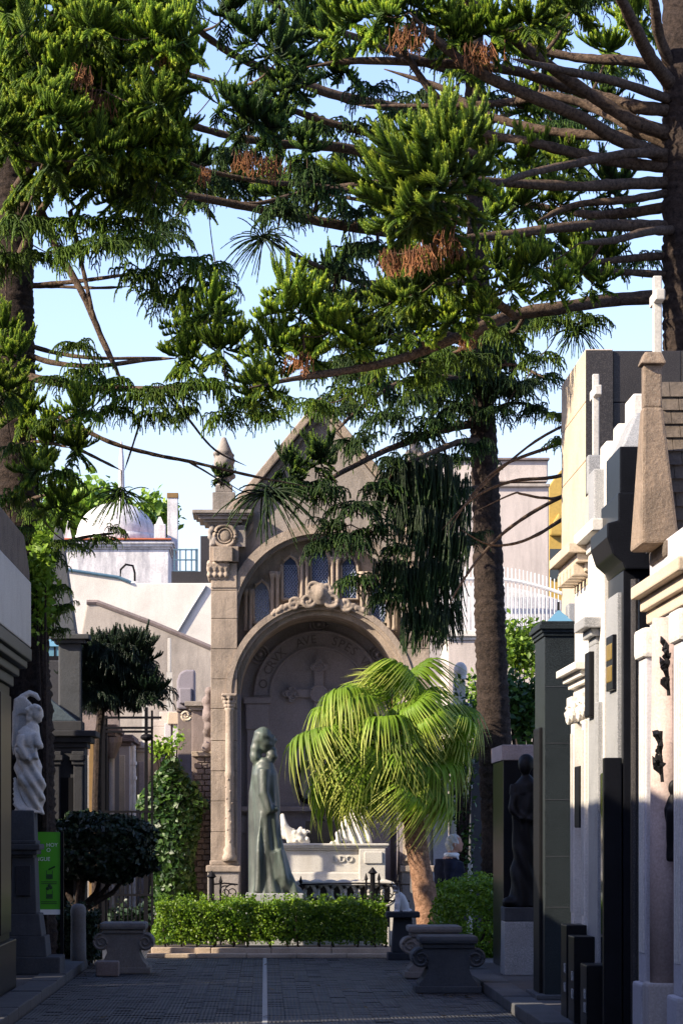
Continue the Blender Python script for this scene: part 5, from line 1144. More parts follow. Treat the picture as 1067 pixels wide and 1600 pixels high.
for k in range(NF):
    az_ = 2.399*k+random.uniform(-.2,.2); el = math.radians(84-122*(k/NF)**.85+random.uniform(-16,16)); L = random.uniform(.34,.88)*(1.0 if el > 0 else .8)
    base = crown+Vector((0, 0, .18-.4*k/NF)); dirv = Vector((math.cos(az_)*math.cos(el), math.sin(az_)*math.cos(el), math.sin(el)))
    hub = base+dirv*L+Vector((-.18 if math.cos(az_) < 0 else .05, 0, -.06))*(1-max(0, dirv.z))
    pet = MB().tube([base, base.lerp(hub, .5)+Vector((0,0,.04)), hub], [.018,.013,.010], 6).build('petiole', MT['palm'], T)
    o = bpy.data.objects.new('frond', fans[k % 5]); COL.objects.link(o); o.parent = T
    # blade: local X outwards and tilted down, local Z up
    x = (dirv*Vector((1, 1, .6))+Vector((0, 0, -.30))).normalized(); zl = (Vector((0, 0, 1))-x*x.z).normalized() if abs(x.z) < .98 else Vector((1,0,0)); yl = zl.cross(x)
    Rm = Matrix((x, yl, zl)).transposed().to_4x4() @ Matrix.Rotation(random.uniform(-.9,.9), 4, 'X')
    sc = random.uniform(.7, 1.25)
    o.matrix_local = Matrix.Translation(hub-OFF[T.name]) @ Rm @ Matrix.Scale(sc, 4)
mb = MB()
for k in range(90):
    a = random.uniform(0, 6.28); z = random.uniform(-.45, .15); b0 = crown+Vector((.12*math.cos(a), .12*math.sin(a), z)); mb.tube([b0, b0+Vector((.09*math.cos(a), .09*math.sin(a), -.05)), b0+Vector((.14*math.cos(a)+.02, .14*math.sin(a), -.28-random.random()*.15))], [.014,.012,.004], 4)
mb.build('dry_skirt', MT['palmbark'], T)
for k in range(2): MB().tube([crown+Vector((.0,0,.1)), crown+Vector((-.04+.03*k,0,.6)), crown+Vector((-.1+.06*k,-.1,1.05))], [.01,.008,.004], 5).build('flower_stalk', MT['frontdry'], T)

# ---------------------------------------------------------------- araucarias
def finger_template(rings=10, per=5):
    V = []; F = []                          # (t, x, y)
    m = 5
    for i in range(m+1):
        t = i/m; r = .66*(1-.45*t**3)
        for k in range(4): V.append((t, r*math.cos(k*math.pi/2), r*math.sin(k*math.pi/2)))
    for i in range(m):
        for k in range(4):
            a, b = i*4+k, i*4+(k+1) % 4; F += [(a, b, b+4), (a, b+4, a+4)]
    for i in range(rings):
        t = (i+.3)/rings
        for k in range(per):
            a = 2*math.pi*(k+.5*(i % 2))/per; n = len(V); w_ = .55
            V += [(t, .55*math.cos(a-w_), .55*math.sin(a-w_)), (t, .55*math.cos(a+w_), .55*math.sin(a+w_)), (t+.11, 1.15*math.cos(a)*(1-.2*t), 1.15*math.sin(a)*(1-.2*t))]
            F.append((n, n+1, n+2))
    return np.array(V), np.array(F)
FT = finger_template(); FS = finger_template(7, 4)
class Tuft:
    def __init__(s, tmpl=FT): s.V = []; s.F = []; s.t = []; s.n = 0; s.tm = tmpl
    def finger(s, p0, p1, p2, r, base=0, gain=1):
        tv, tf = s.tm; t = tv[:, 0:1]
        p0, p1, p2 = map(np.asarray, (p0, p1, p2))
        P = (1-t)**2*p0+2*t*(1-t)*p1+t*t*p2
        d = p2-p0; d = d/(np.linalg.norm(d)+1e-9); u = np.array([0, 0, 1.]) if abs(d[2]) < .9 else np.array([1., 0, 0])
        a = np.cross(d, u); a /= np.linalg.norm(a); b = np.cross(a, d)
        s.V.append(P+r*(tv[:, 1:2]*a+tv[:, 2:3]*b)); s.F.append(tf+s.n); s.t.append(np.clip(base+gain*tv[:, 0]**1.3, 0, 1)); s.n += len(tv)
    def mesh(s, name):
        return np_mesh(name, np.concatenate(s.V), np.concatenate(s.F), {'tip': np.concatenate(s.t)})
def unit(v): v = np.asarray(v, float); return v/(np.linalg.norm(v)+1e-9)
UP = np.array([0, 0, 1.])
def make_clump(seed, nsec=22, nf=11, droop=.25, rf=.050):
    r_ = np.random.default_rng(seed); T = Tuft()
    for i in range(nsec):
        th = 2*math.pi*i*.381966*1.0+r_.normal(0, .3); ph = r_.uniform(-1.0, 1.25)         # all round the shoot, mostly upwards
        dr = unit([math.cos(th)*math.cos(ph)+.25, math.sin(th)*math.cos(ph), math.sin(ph)*.9])
        L = r_.uniform(.55, .85); b0 = np.array([r_.uniform(-.35, .2), 0, r_.uniform(-.1, .1)])
        b1 = b0+dr*L*.55-UP*droop*.12; b2 = b0+dr*L+UP*(.16 if dr[2] > -.2 else -.1)
        side = unit(np.cross(dr, UP+r_.normal(0, .1, 3)))
        T.finger(b0, b1, b2, rf*.75, 0, .5)
        for k in range(nf):
            t = .25+.75*k/(nf-1); p = (1-t)**2*b0+2*t*(1-t)*b1+t*t*b2; s = (-1)**k
            out = unit(dr*.8+side*s*(.9-.4*t)+UP*r_.uniform(-.1, .35)); l = r_.uniform(.22, .36)*(1.1-.3*t)
            bend = UP*r_.uniform(.10, .22) if dr[2] > -.35 else -UP*r_.uniform(.0, .16)
            T.finger(p, p+out*l*.55, p+out*l*.85+bend, rf*r_.uniform(.75, 1.1), 0, r_.uniform(.6, 1.0))
    return T.mesh('foliage_tuft')
def make_droop(seed, nsec=18, nf=9, rf=.034, hang=.5):
    r_ = np.random.default_rng(seed); T = Tuft()
    for i in range(nsec):
        th = 2*math.pi*i*.381966+r_.normal(0, .3); dr = unit([math.cos(th)+.3, math.sin(th), r_.uniform(-.1, .7)])
        L = r_.uniform(.5, .9); b0 = np.array([r_.uniform(-.4, .2), 0, 0]); b1 = b0+dr*L*.6+UP*.1; b2 = b0+dr*L-UP*hang*r_.uniform(.5, 1.1)
        T.finger(b0, b1, b2, rf*.8, 0, .4); side = unit(np.cross(dr, UP))
        for k in range(nf):
            t = .2+.8*k/(nf-1); p = (1-t)**2*b0+2*t*(1-t)*b1+t*t*b2; s = (-1)**k
            out = unit(dr*.5+side*s*.6); l = r_.uniform(.2, .45)
            T.finger(p, p+out*l*.45, p+out*l*.55-UP*l*r_.uniform(.5, 1.1), rf*r_.uniform(.7, 1.1), 0, r_.uniform(.3, .8))
    return T.mesh('foliage_tuft')
def make_curtain(seed, n=130, rf=.028):
    r_ = np.random.default_rng(seed); T = Tuft(finger_template(14, 4))
    for i in range(n):
        b0 = np.array([r_.uniform(-.75, .75), r_.normal(0, .22), r_.uniform(-.05, .25)]); L = r_.uniform(.6, 1.5)
        T.finger(b0, b0+np.array([r_.normal(0, .05), r_.normal(0, .05), -L*.5]), b0+np.array([r_.normal(0, .08), r_.normal(0, .08), -L]), rf*r_.uniform(.8, 1.3), 0, r_.uniform(.1, .5))
    return T.mesh('foliage_tuft')
def make_spray(seed, n=60, rf=.024):
    r_ = np.random.default_rng(seed); T = Tuft(finger_template(12, 4))
    for i in range(n):
        th = r_.uniform(0, 2*math.pi); ph = r_.uniform(-.9, .5); dr = unit([math.cos(th)*math.cos(ph), math.sin(th)*math.cos(ph), math.sin(ph)]); L = r_.uniform(.7, 1.05)
        b0 = np.array([r_.normal(0, .06), r_.normal(0, .06), r_.normal(0, .04)]); T.finger(b0, b0+dr*L*.55+UP*.08, b0+dr*L-UP*r_.uniform(.12, .5), rf*r_.uniform(.8, 1.2), 0, r_.uniform(.2, .6))
    return T.mesh('foliage_tuft')
def make_dead(seed, n=42, rf=.030):
    r_ = np.random.default_rng(seed); T = Tuft(FS)
    for i in range(n):
        b0 = np.array([r_.normal(0, .32), r_.normal(0, .2), r_.uniform(-.1, .2)]); L = r_.uniform(.35, .9); q = r_.normal(0, .12, 3)
        T.finger(b0, b0+q*.5-UP*L*.5, b0+q-UP*L, rf*r_.uniform(.6, 1.2), 0, 1)
        for k in range(2): p = b0+q*.6-UP*L*r_.uniform(.4, .8); T.finger(p, p+r_.normal(0, .06, 3)-UP*.08, p+r_.normal(0, .12, 3)-UP*.22, rf*.8, .2, .8)
    return T.mesh('dead_tuft')
LIB = {'C': [make_clump(k) for k in range(6)], 'D': [make_droop(20+k) for k in range(5)], 'K': [make_curtain(40+k) for k in range(3)], 'S': [make_spray(50+k) for k in range(3)], 'X': [make_dead(60+k) for k in range(3)]}
LIBM = {}
for kk, ms in LIB.items():
    for me in ms: me.materials.append(MT['dead'] if kk == 'X' else MT['needle'])
    if kk != 'X':
        LIBM[kk] = []
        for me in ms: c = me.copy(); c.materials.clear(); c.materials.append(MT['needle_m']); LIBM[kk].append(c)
LIBM['X'] = LIB['X']
def smooth_path(pts, n=5):
    out = []; P = [pts[0]+(pts[0]-pts[1])*.3]+pts+[pts[-1]+(pts[-1]-pts[-2])*.3]
    for i in range(1, len(P)-2):
        for k in range(n):
            t = k/n; a, b, c, e = P[i-1], P[i], P[i+1], P[i+2]
            out.append(.5*((2*b)+(c-a)*t+(2*a-5*b+4*c-e)*t*t+(3*b-a-3*c+e)*t**3))
    out.append(pts[-1]); return out
class Araucaria:
    def __init__(s, label, trunk, r0, r1, lib, base):
        s.T = thing('araucaria_tree', label, 'tree', base, 'araucaria trees'); s.lib = lib; s.nodes = []
        s.path = smooth_path(trunk, 8); n = len(s.path)
        s.rad = [r0+(r1-r0)*i/(n-1) for i in range(n)]
        me = MB(); 
        for i in range(n-1):                                        # ringed, flaky trunk
            pass
        fine = []; fr_ = []
        for i in range(n-1):
            for k in range(6): fine.append(s.path[i].lerp(s.path[i+1], k/6)); fr_.append((s.rad[i]+(s.rad[i+1]-s.rad[i])*k/6)*random.uniform(.96, 1.05))
        me.tube(fine, fr_, 20, .05).build('trunk', MT['trunk'], s.T, 0, True)
    def branch(s, pts, r0, r1, ds, de, twigs=True, name='branch', mat='bark'):
        n = len(pts); P = [at(x, y, ds+(de-ds)*i/(n-1)+ (random.uniform(-.15,.15) if 0 < i < n-1 else 0)) for i, (x, y) in enumerate(pts)]
        Q = smooth_path(P, 7); m = len(Q); R = [(r0+(r1-r0)*(i/(m-1))**.8)*random.uniform(.92, 1.1)*min(1, (1-i/(m-1))*5+.2) for i in range(m)]
        MB().tube(Q, R, 9, .07).build(name, MT[mat], s.T, 0, True)
        s.nodes += [(q, r) for q, r in zip(Q, R)]
        return Q
    def tuft(s, kind, px, py, d, rpx, az_=None, tilt=None, link=True, ddx=None):
        c = at(px, py, d); R = rpx/FPX*d
        me = random.choice(s.lib[kind]); o = bpy.data.objects.new('dead_tuft' if kind == 'X' else 'foliage_tuft', me); COL.objects.link(o); o.parent = s.T
        a = random.uniform(0, 2*math.pi) if az_ is None else az_
        if kind == 'K': a = random.uniform(-.35, .35)
        ty = random.uniform(-.25, .25) if tilt is None else tilt
        o.matrix_local = Matrix.Translation(c-OFF[s.T.name]) @ Matrix.Rotation(a, 4, 'Z') @ Matrix.Rotation(ty, 4, 'Y') @ Matrix.Diagonal((R, R, R*random.uniform(.9, 1.1), 1))
        if link and s.nodes:
            q, r = min(s.nodes, key=lambda e: (e[0]-c).length)
            if (q-c).length > .08:
                mid = q.lerp(c, .5)+Vector((0, 0, -.10*(q-c).length)); pts = smooth_path([q, mid, c], 5)
                MB().tube(pts, [max(.009, min(r*.5, .03))*(1-.55*i/(len(pts)-1)) for i in range(len(pts))], 6).build('twig', MT['bark'], s.T, 0, True)
                s.nodes += [(p, .012) for p in pts[3:]]
        return o
def W(*t): return [tuple(t[i:i+2]) for i in range(0, len(t), 2)]
# --- right tree (nearest canopy, sunlit great tuft)
dR = 30.0
def trunk_pts(d, xs): return [at(x, y, d) if y < 2000 else Vector((ax(x, d), d, 0)) for x, y in xs]
TR = Araucaria('tall araucaria with whorled branches rising behind the right tombs', trunk_pts(dR, W(1086,2001, 1084,1300, 1080,900, 1077,560, 1074,300, 1070,100, 1066,-200, 1064,-500)), .34, .20, LIB, (ax(1086, dR), dR, 0))
for pts, r0, r1, ds, de in (
    (W(1052,463, 960,468, 880,480, 800,492, 730,520, 640,556, 560,576, 470,590, 390,606), .085, .030, 30, 28.0),
    (W(1050,355, 960,352, 880,355, 780,368, 700,372), .075, .04, 30, 28.6), (W(1048,285, 960,288, 900,291, 780,285, 700,280), .07, .04, 30, 28.2),
    (W(1050,360, 1010,362, 960,375, 905,380), .055, .03, 29.9, 28), (W(1052,250, 960,215, 900,180, 760,120, 690,70, 640,20), .085, .04, 30, 28.4),
    (W(1054,212, 990,190, 940,160, 860,105, 800,60, 740,10, 700,-40), .08, .045, 30, 28.7), (W(1052,262, 980,255, 900,240, 830,222, 750,205, 680,150, 640,95, 600,40), .07, .03, 30, 29),
    (W(1054,172, 1000,168, 930,150, 860,128, 800,110, 700,100, 560,95, 480,105), .08, .035, 30, 29.2), (W(1054,140, 1015,90, 985,30, 950,-40), .09, .05, 30, 28.4),
    (W(1050,322, 960,335, 900,333, 820,318, 760,300), .06, .03, 30, 30.8), (W(1053,205, 960,212, 860,205, 760,180, 690,138, 600,108), .07, .03, 30, 31),
    (W(1054,232, 990,200, 930,170, 860,150, 790,160, 700,165, 560,165), .07, .03, 30, 31.5), (W(1053,240, 980,240, 900,255, 830,270, 770,290), .06, .03, 30, 27.9),
    (W(1056,120, 1030,60, 1020,0, 1000,-60), .07, .04, 30, 29), (W(1056,110, 980,95, 900,90, 820,70, 760,30), .07, .03, 30, 29.8), (W(1055,160, 970,130, 880,110, 800,92), .06, .03, 30, 27.6),
    (W(1052,300, 980,312, 900,320, 840,345), .05, .03, 30, 29.2), (W(1053,400, 1000,402, 930,410, 850,420), .05, .025, 30, 29.3), (W(1053,430, 960,425, 890,428, 840,436), .045, .02, 30, 29.6)):
    TR.branch(pts, r0, r1, ds, de)
TR.branch(W(800,490, 770,468, 740,438, 716,392, 698,345, 672,270), .05, .03, 28.9, 27.6)
for pts, r0 in ((W(1050,610, 940,650, 880,690, 790,725, 740,770, 700,830), .03), (W(1050,640, 900,735, 800,752, 740,778, 690,828), .03), (W(1050,700, 880,775, 800,822, 750,870, 715,920, 700,950), .028), (W(1050,720, 890,805, 840,835, 800,850, 760,850, 720,828), .026), (W(1050,690, 890,770, 850,778, 815,772, 800,772, 740,800), .022), (W(1050,600, 870,670, 780,735, 735,780), .02)):
    TR.branch(pts, r0, .008, 30, 29.0, name='dead_branch')
TR.tuft('C', 660, 285, 27.4, 128, .0, -.5, False); TR.tuft('C', 640, 330, 27.6, 105, 2.4, .3, False); TR.tuft('C', 690, 250, 27.7, 100, 4.2, -.2, False)
TR.tuft('X', 650, 390, 27.5, 50); TR.tuft('X', 700, 365, 27.7, 50); TR.tuft('X', 610, 395, 27.6, 40)
spec = [('C', 680,440,70,28.3), ('C', 640,462,60,28.4), ('C', 730,430,55,28.2), ('C', 705,500,58,28.4), ('C', 655,515,52,28.6), ('C', 615,470,50,28.7), ('C', 750,490,45,28.3), ('C', 830,415,52,28.2), ('C', 800,450,50,28.4), ('C', 865,450,48,28.3), ('C', 905,420,45,28.7), ('C', 935,445,40,29), ('C', 780,420,45,28.6),
        ('C', 470,490,72,28.2), ('C', 430,540,58,28.3), ('C', 515,520,58,28.3), ('C', 480,555,52,28.5), ('C', 410,600,52,28.1), ('C', 545,500,50,28.8), ('X', 470,555,34,28.2), ('X', 730,525,26,28.3), ('C', 560,540,46,28.6), ('C', 450,450,50,28.5), ('C', 400,620,40,28.3),
        ('C', 600,25,70,28.6), ('C', 540,40,70,29), ('C', 650,15,60,28.6), ('X', 640,45,45,28.4), ('X', 745,72,45,28.6), ('C', 720,60,60,28.8), ('C', 770,50,62,28.8), ('C', 830,35,65,28.6), ('C', 890,20,60,29.2), ('C', 950,80,55,30.8), ('C', 1000,30,55,31), ('C', 700,40,60,29),
        ('C', 820,250,52,29.6), ('C', 860,310,50,29.8), ('C', 810,320,50,29.6), ('C', 890,255,45,30.5), ('C', 760,235,50,29.9), ('C', 850,95,50,30.8), ('C', 730,110,50,31), ('C', 820,170,45,31.2), ('C', 770,340,45,29.4), ('C', 900,390,46,29.6), ('C', 950,400,42,29.9), ('D', 820,375,50,29.8),
        ('D', 700,555,55,29.5), ('D', 610,560,60,29.6), ('D', 660,590,55,29.8), ('D', 740,560,50,29.6), ('D', 790,520,55,30.2), ('D', 860,500,50,30.4), ('D', 920,500,45,30.6), ('D', 840,560,50,30.8), ('D', 560,610,55,29.4), ('D', 490,630,50,29.2), ('S', 900,515,50,30.6), ('D', 880,690,36,29.6), ('D', 870,650,34,29.8), ('D', 735,980,0,29)]
for k, x, y, r, d in spec:
    if r: TR.tuft(k, x, y, d, r)
# --- middle tree
dM = 37.0
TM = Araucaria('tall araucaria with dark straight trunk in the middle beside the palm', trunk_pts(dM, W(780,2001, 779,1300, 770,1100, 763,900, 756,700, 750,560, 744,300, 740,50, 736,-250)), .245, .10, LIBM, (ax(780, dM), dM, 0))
for pts, r0, r1, ds, de in (
    (W(744,380, 640,366, 550,355, 430,332, 320,310, 190,284, 60,253), .085, .03, 37, 34), (W(742,270, 640,252, 530,230, 430,224, 330,205, 250,175, 180,130), .085, .03, 37, 33.6),
    (W(742,190, 640,172, 530,150, 440,118, 370,88, 320,55, 285,20), .085, .035, 37, 34.2), (W(745,440, 640,442, 560,440, 480,408, 412,372), .06, .02, 37, 34.6),
    (W(744,330, 650,310, 560,300, 470,288, 420,285, 330,268, 270,240), .06, .02, 37, 35), (W(742,240, 640,220, 560,205, 450,170, 350,133, 260,108, 180,85), .06, .025, 36.9, 33.4),
    (W(742,120, 640,90, 560,60, 470,30, 420,0), .07, .03, 37, 34.6), (W(742,290, 600,285, 480,300, 400,318, 330,310), .05, .02, 37, 36), (W(744,350, 660,330, 600,318, 480,300), .05, .02, 37, 38),
    (W(752,660, 690,672, 640,690, 600,705, 540,735, 470,770, 400,772), .06, .02, 37, 34.8), (W(754,690, 720,690, 680,705, 640,722), .05, .03, 37, 35.2), (W(752,600, 690,590, 620,600, 560,640, 520,680), .05, .02, 37, 35.6),
    (W(756,760, 720,770, 690,800, 660,830), .04, .02, 37, 35.4), (W(758,840, 725,855, 690,880, 640,900), .035, .02, 37, 35.3), (W(752,580, 800,570, 850,590), .04, .015, 37, 36), (W(750,540, 690,520, 620,525, 560,520), .04, .02, 37, 37.6),
    (W(754,650, 800,630, 860,640), .035, .012, 37, 36.4), (W(750,520, 820,500, 880,490), .04, .015, 37, 38), (W(744,200, 820,170, 900,160), .05, .02, 37, 39), (W(746,420, 820,400, 900,395), .05, .02, 37, 39)):
    TM.branch(pts, r0, r1, ds, de)
spec = [('D', 440,330,60,34.8), ('S', 412,372,62,34.6), ('D', 560,335,60,35.6), ('D', 500,300,55,35.2), ('D', 530,420,60,35.4), ('D', 580,455,55,35.6), ('D', 520,460,45,35.6), ('D', 590,390,55,36), ('D', 480,270,50,35), ('D', 360,250,50,35), ('C', 480,235,46,35),
        ('C', 440,90,66,33.8), ('C', 395,60,55,34), ('C', 455,140,58,33.9), ('C', 390,190,62,33.6), ('C', 425,205,56,33.8), ('C', 360,165,50,33.8), ('X', 385,240,40,33.5), ('X', 420,250,40,33.6), ('C', 500,60,60,34.4), ('C', 470,20,60,34.6), ('C', 540,110,50,34.6), ('D', 580,140,50,35), ('D', 620,180,50,35.5), ('D', 560,200,45,35.6), ('C', 360,20,55,34.4),
        ('D', 600,650,60,35.8), ('D', 550,690,55,35.6), ('D', 640,625,60,36), ('D', 700,600,55,36.4), ('D', 620,720,50,35.4), ('D', 680,660,55,36), ('D', 770,590,60,36.4), ('D', 810,600,50,36.2), ('D', 835,640,42,36.4), ('D', 780,545,50,36.6), ('D', 720,640,60,36.6), ('D', 780,640,46,36.3), ('D', 740,700,46,36.2), ('D', 700,715,42,36), ('D', 655,680,50,36.2), ('D', 590,600,55,36.2), ('D', 530,640,46,36),
        ('S', 420,770,78,34.8), ('D', 470,760,55,35), ('D', 510,770,55,34.9), ('C', 500,720,46,35.1), ('C', 345,745,24,34.6), ('C', 455,735,40,35), ('D', 560,790,60,34.9), ('D', 545,840,62,34.8), ('D', 590,830,50,35), ('D', 520,820,42,34.9), ('D', 600,760,50,35.4), ('D', 560,905,50,35), ('D', 500,850,40,34.9), ('D', 620,860,44,35.1),
        ('K', 660,725,62,35.4), ('K', 690,745,55,35.6), ('K', 640,745,60,35.6), ('K', 680,810,60,35.4), ('K', 700,840,46,35.5), ('K', 640,890,54,35.3), ('K', 675,900,60,35.4), ('K', 690,950,40,35.5), ('K', 665,960,48,35.3), ('K', 640,800,40,35.4), ('K', 610,880,36,35.1), ('K', 705,790,40,35.7), ('K', 690,880,40,35.3), ('D', 735,840,36,35.8), ('D', 720,770,36,35.9), ('D', 600,930,40,35.1),
        ('D', 600,500,55,36.6), ('D', 560,560,50,36.4), ('D', 640,540,50,36.8), ('D', 820,500,46,37), ('D', 880,480,40,37.4), ('D', 850,590,42,36.8), ('D', 640,400,60,38), ('D', 700,420,50,38), ('D', 600,260,50,37), ('D', 650,150,55,37), ('D', 700,330,55,38), ('D', 750,160,55,38), ('D', 850,130,50,38.6), ('D', 900,200,45,38.6), ('D', 850,400,50,38.6), ('D', 800,260,50,38.4), ('D', 920,330,42,38.8), ('D', 960,180,40,39), ('D', 980,110,40,39)]
GAPS = ((350,95,60,45),(345,395,60,70),(150,495,120,40),(240,530,70,50),(240,730,110,80),(300,90,40,40),(880,560,60,50),(640,640,10,10))
n = 0
while n < 95:                                    # deeper layer of the crown
    x, y = random.uniform(230, 1010), random.uniform(-10, 640)
    if any(((x-a)/(p+35))**2+((y-b)/(q+35))**2 < 1 for a, b, p, q in GAPS): continue
    if y > 440 and (x < 480 or x > 880): continue
    spec.append(('D' if random.random() < .7 else 'C', x, y, random.uniform(42, 60), random.uniform(36.5, 39.5))); n += 1
for k, x, y, r, d in spec: TM.tuft(k, x, y, d, r)
# --- left tree
dL = 31.5
TL = Araucaria('tall araucaria with thick dark trunk behind the left mausoleum', trunk_pts(dL, W(46,2001, 46,1300, 42,1100, 32,900, 22,700, 20,500, 18,300, 14,50, 10,-250)), .31, .20, LIB, (ax(46, dL), dL, .08))
for pts, r0, r1, ds, de in (
    (W(35,447, 100,442, 150,436, 205,428), .03, .018, 31.4, 31), (W(35,448, 90,448, 150,450, 200,448), .024, .014, 31.4, 31.3), (W(30,548, 80,566, 150,572, 230,562, 275,560), .035, .02, 31.4, 30.6), (W(32,535, 90,552, 160,560, 250,558), .03, .016, 31.4, 31.4),
    (W(30,585, 90,598, 150,606, 250,608, 320,606, 390,604), .05, .025, 31.4, 30), (W(28,625, 90,650, 170,690, 240,710, 300,722, 400,745, 490,762), .032, .014, 31.4, 31.2), (W(35,652, 100,690, 150,715, 190,735), .026, .014, 31.4, 31), 
    (W(55,300, 85,380, 130,460, 160,530, 195,605), .045, .03, 31.2, 30.8), (W(110,330, 130,420, 148,500), .03, .02, 31, 30.8), (W(24,420, 60,340, 110,260, 150,200), .06, .02, 31.4, 30), (W(22,350, 70,270, 150,215, 250,200), .06, .02, 31.4, 30.2), (W(20,250, 60,170, 120,90, 200,40), .06, .02, 31.4, 30.4), (W(18,150, 70,100, 150,60, 280,20), .06, .02, 31.4, 30.2),
    (W(18,200, 60,160, 100,150, 160,140), .05, .02, 31.4, 29.6), (W(20,300, 50,260, 80,250), .05, .02, 31.4, 29.6), (W(16,80, 60,40, 120,10), .05, .02, 31.4, 29.8), (W(24,845, 90,848, 140,838, 190,832), .03, .012, 31.5, 32), (W(24,700, 60,690, 110,700), .03, .012, 31.4, 30.6), (W(26,800, 50,780, 90,770), .03, .012, 31.4, 30.4), (W(232,609, 216,670, 195,735), .014, .010, 30.6, 31)):
    TL.branch(pts, r0, r1, ds, de)
TL.branch(W(292,720, 330,742, 370,770), .014, .008, 31.3, 33); TL.branch(W(258,608, 295,655, 335,702, 385,728), .016, .01, 30.5, 33)
spec = [('D', 230,430,62,31.2), ('D', 280,410,62,31), ('D', 320,425,55,31.2), ('D', 345,445,44,31.4), ('D', 250,465,50,31.1), ('D', 300,455,50,31.2), ('S', 190,770,56,31), ('C', 300,510,50,30.5), ('C', 335,490,52,30.2), ('C', 350,545,58,30.1), ('C', 290,560,50,30.3), ('D', 330,600,62,30.1), ('D', 270,610,55,30.4), ('D', 390,635,50,30.1), ('D', 350,650,48,30.3), ('D', 420,650,46,30), ('D', 220,620,55,30.6), ('D', 170,600,55,30.8), ('D', 130,580,52,30.9), ('D', 240,650,44,30.6), ('D', 180,640,44,30.8), ('D', 120,540,46,31), ('D', 100,600,50,30.8), ('D', 440,620,44,30.1), ('D', 290,645,42,30.4)]
for x in range(8, 300, 44):
    for y in range(10, 250, 46):
        spec.append(('C', x+random.uniform(-16,16), y+random.uniform(-16,16), random.uniform(50,70), random.uniform(29.3, 30.8)))
for x, y in ((40,290),(95,290),(150,285),(200,300),(250,270),(30,350),(85,350),(140,350),(190,350),(230,330),(60,400),(110,395),(160,385),(10,410),(210,375)): spec.append(('D' if y > 300 else 'C', x, y, random.uniform(48,64), random.uniform(29.6,31)))
for x, y in ((10,520),(20,560),(8,610),(40,650),(75,690),(20,700),(55,740),(95,740),(120,700),(15,780),(60,800),(100,790),(20,830),(90,660),(130,640)): spec.append(('C' if random.random() < .5 else 'D', x, y, random.uniform(40,55), random.uniform(29.8,30.9)))
for x, y, r in ((160,842,34),(110,850,40),(185,828,24),(70,870,44),(80,920,40),(100,950,34),(60,960,40),(85,985,30),(45,900,44),(50,1010,34)): spec.append(('D', x, y, r, 31.0+random.uniform(0, .9)))
spec += [('X', 150,150,46,29.6), ('X', 130,110,40,29.5), ('X', 265,80,46,29.8), ('X', 95,232,26,29.8), ('X', 320,265,26,33)]
for k in range(34): spec.append(('D', random.uniform(-10, 290), random.uniform(-10, 300), random.uniform(50, 66), random.uniform(31.5, 33)))
for k, x, y, r, d in spec: TL.tuft(k, x, y, d, r)
# --- unseen tree added over the viewer's right to dim the skylight
TN = Araucaria('unseen araucaria added over the near right tombs to block skylight', [Vector((4.2, 9, 0)), Vector((4.2, 9, 5)), Vector((4.1, 9, 10)), Vector((4.1, 9, 16))], .34, .16, LIBM, (4.2, 9, .08))
for k in range(110):
    a = random.uniform(0, 6.28); r_ = 4.6*math.sqrt(random.random()); z = random.uniform(8, 14); c = Vector((3.6+r_*math.cos(a), 9+r_*math.sin(a)*1.2, z))
    if c.z < CH+.33*c.y+.9: continue
    o = bpy.data.objects.new('foliage_tuft', random.choice(LIBM['C']+LIBM['D'])); COL.objects.link(o); o.parent = TN.T
    o.matrix_local = Matrix.Translation(c-OFF[TN.T.name]) @ Matrix.Rotation(a, 4, 'Z') @ Matrix.Scale(random.uniform(.7, 1.0), 4)
    q = Vector((4.1, 9, min(15.5, z-.3))); MB().tube([q, q.lerp(c, .5)+Vector((0,0,-.15)), c], [.06,.04,.02], 6).build('branch', MT['bark'], TN.T)
TO = Araucaria('unseen araucaria added left of the view to shade the right row', [Vector((-6.6, 25.4, 0)), Vector((-6.6, 25.4, 5)), Vector((-6.5, 25.4, 11))], .3, .1, LIBM, (-6.6, 25.4, .08))  # unseen crown added to shade the dark robed figure
for k in range(70):
    a = random.uniform(0, 6.28); r_ = 1.7*math.sqrt(random.random()); z = random.uniform(5.6, 9.6); c = Vector((-6.5+r_*math.cos(a), 25.5+r_*math.sin(a), z))
    o = bpy.data.objects.new('foliage_tuft', random.choice(LIBM['C']+LIBM['D'])); COL.objects.link(o); o.parent = TO.T
    o.matrix_local = Matrix.Translation(c-OFF[TO.T.name]) @ Matrix.Rotation(a, 4, 'Z') @ Matrix.Scale(random.uniform(.5, .8), 4)
    q = Vector((-6.52, 25.4, z-.3)); MB().tube([q, q.lerp(c, .5)+Vector((0,0,-.1)), c], [.05,.03,.015], 6).build('branch', MT['bark'], TO.T)
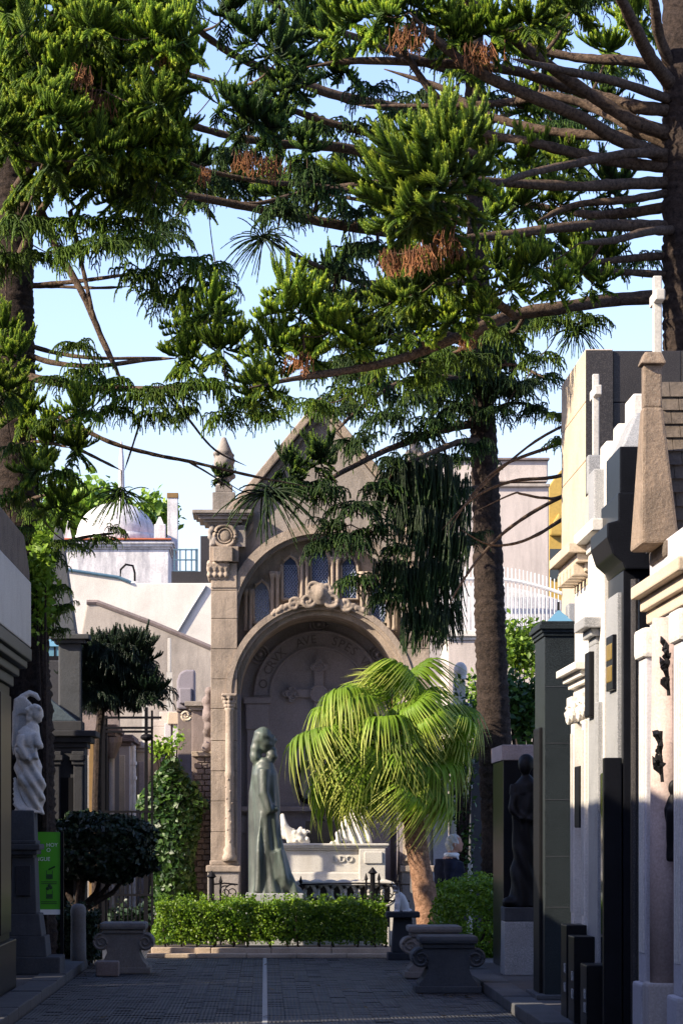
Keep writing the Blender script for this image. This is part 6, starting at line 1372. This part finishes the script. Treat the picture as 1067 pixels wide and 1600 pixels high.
# broad leaves climbing by the left mausoleum
bush('bright broad leaves beside the left mausoleum cap', 70, 900, 31.1, (.16,.3,.55), 900, .05, MT['lightleaf'])
# small dark conifer
d = 35.2; T = thing('dark_conifer', 'small dark flat crowned conifer left of the chapel', 'tree', (ax(155, d), d, 0))
mb = MB(); mb.tube([(ax(152, d), d, 0), at(151, 1250, d), at(154, 1150, d), at(160, 1105, d), at(175, 1060, d)], [.07,.055,.05,.045,.02], 9)
for x, y in ((130,1050),(220,1045),(250,1080),(200,1020),(180,1090)): mb.tube([at(158, 1110, d), at((158+x)/2, (1110+y)/2-5, d), at(x, y, d)], [.035,.022,.008], 6)
mb.build('trunk', MT['trunk'], T)
DKL = []
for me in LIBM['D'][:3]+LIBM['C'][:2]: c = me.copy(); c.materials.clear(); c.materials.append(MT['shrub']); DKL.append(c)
for k in range(75):
    x, y = random.uniform(125, 245), random.uniform(1012, 1095); 
    if ((x-185)/68)**2+((y-1055)/48)**2 > 1: continue
    o = bpy.data.objects.new('foliage_tuft', random.choice(DKL)); COL.objects.link(o); o.parent = T
    o.matrix_local = Matrix.Translation(at(x, y, d+random.uniform(-.4,.4))-OFF[T.name]) @ Matrix.Rotation(random.uniform(0,6.28), 4, 'Z') @ Matrix.Scale(random.uniform(.22,.34), 4)
# dry leaves on the paving
for k in range(26):
    x, y = random.uniform(KL-.2, KR), random.uniform(23.5, 34); c = Vector((x, y, .006 if x > KL else .108))
    if k < 9: x = random.uniform(1.3, 2.1); c = Vector((x, random.uniform(26.6, 27.3), .008))
    a = random.uniform(0, 6.28); u = Vector((math.cos(a), math.sin(a), 0)); v = Vector((-math.sin(a), math.cos(a), 0)); L = random.uniform(.03,.07)
    o = MB().poly([c-u*L, c+v*L*.4+Vector((0,0,.012)), c+u*L+Vector((0,0,.02)), c-v*L*.4+Vector((0,0,.008))]).build('dry_leaf', MT['frontdry']); tag(o, 'small dry brown leaf lying by the nearer right bench' if k < 9 else 'small dry brown leaf lying on the shaded street paving', 'leaf', 'dry leaves by the right bench' if k < 9 else 'dry leaves on the paving')
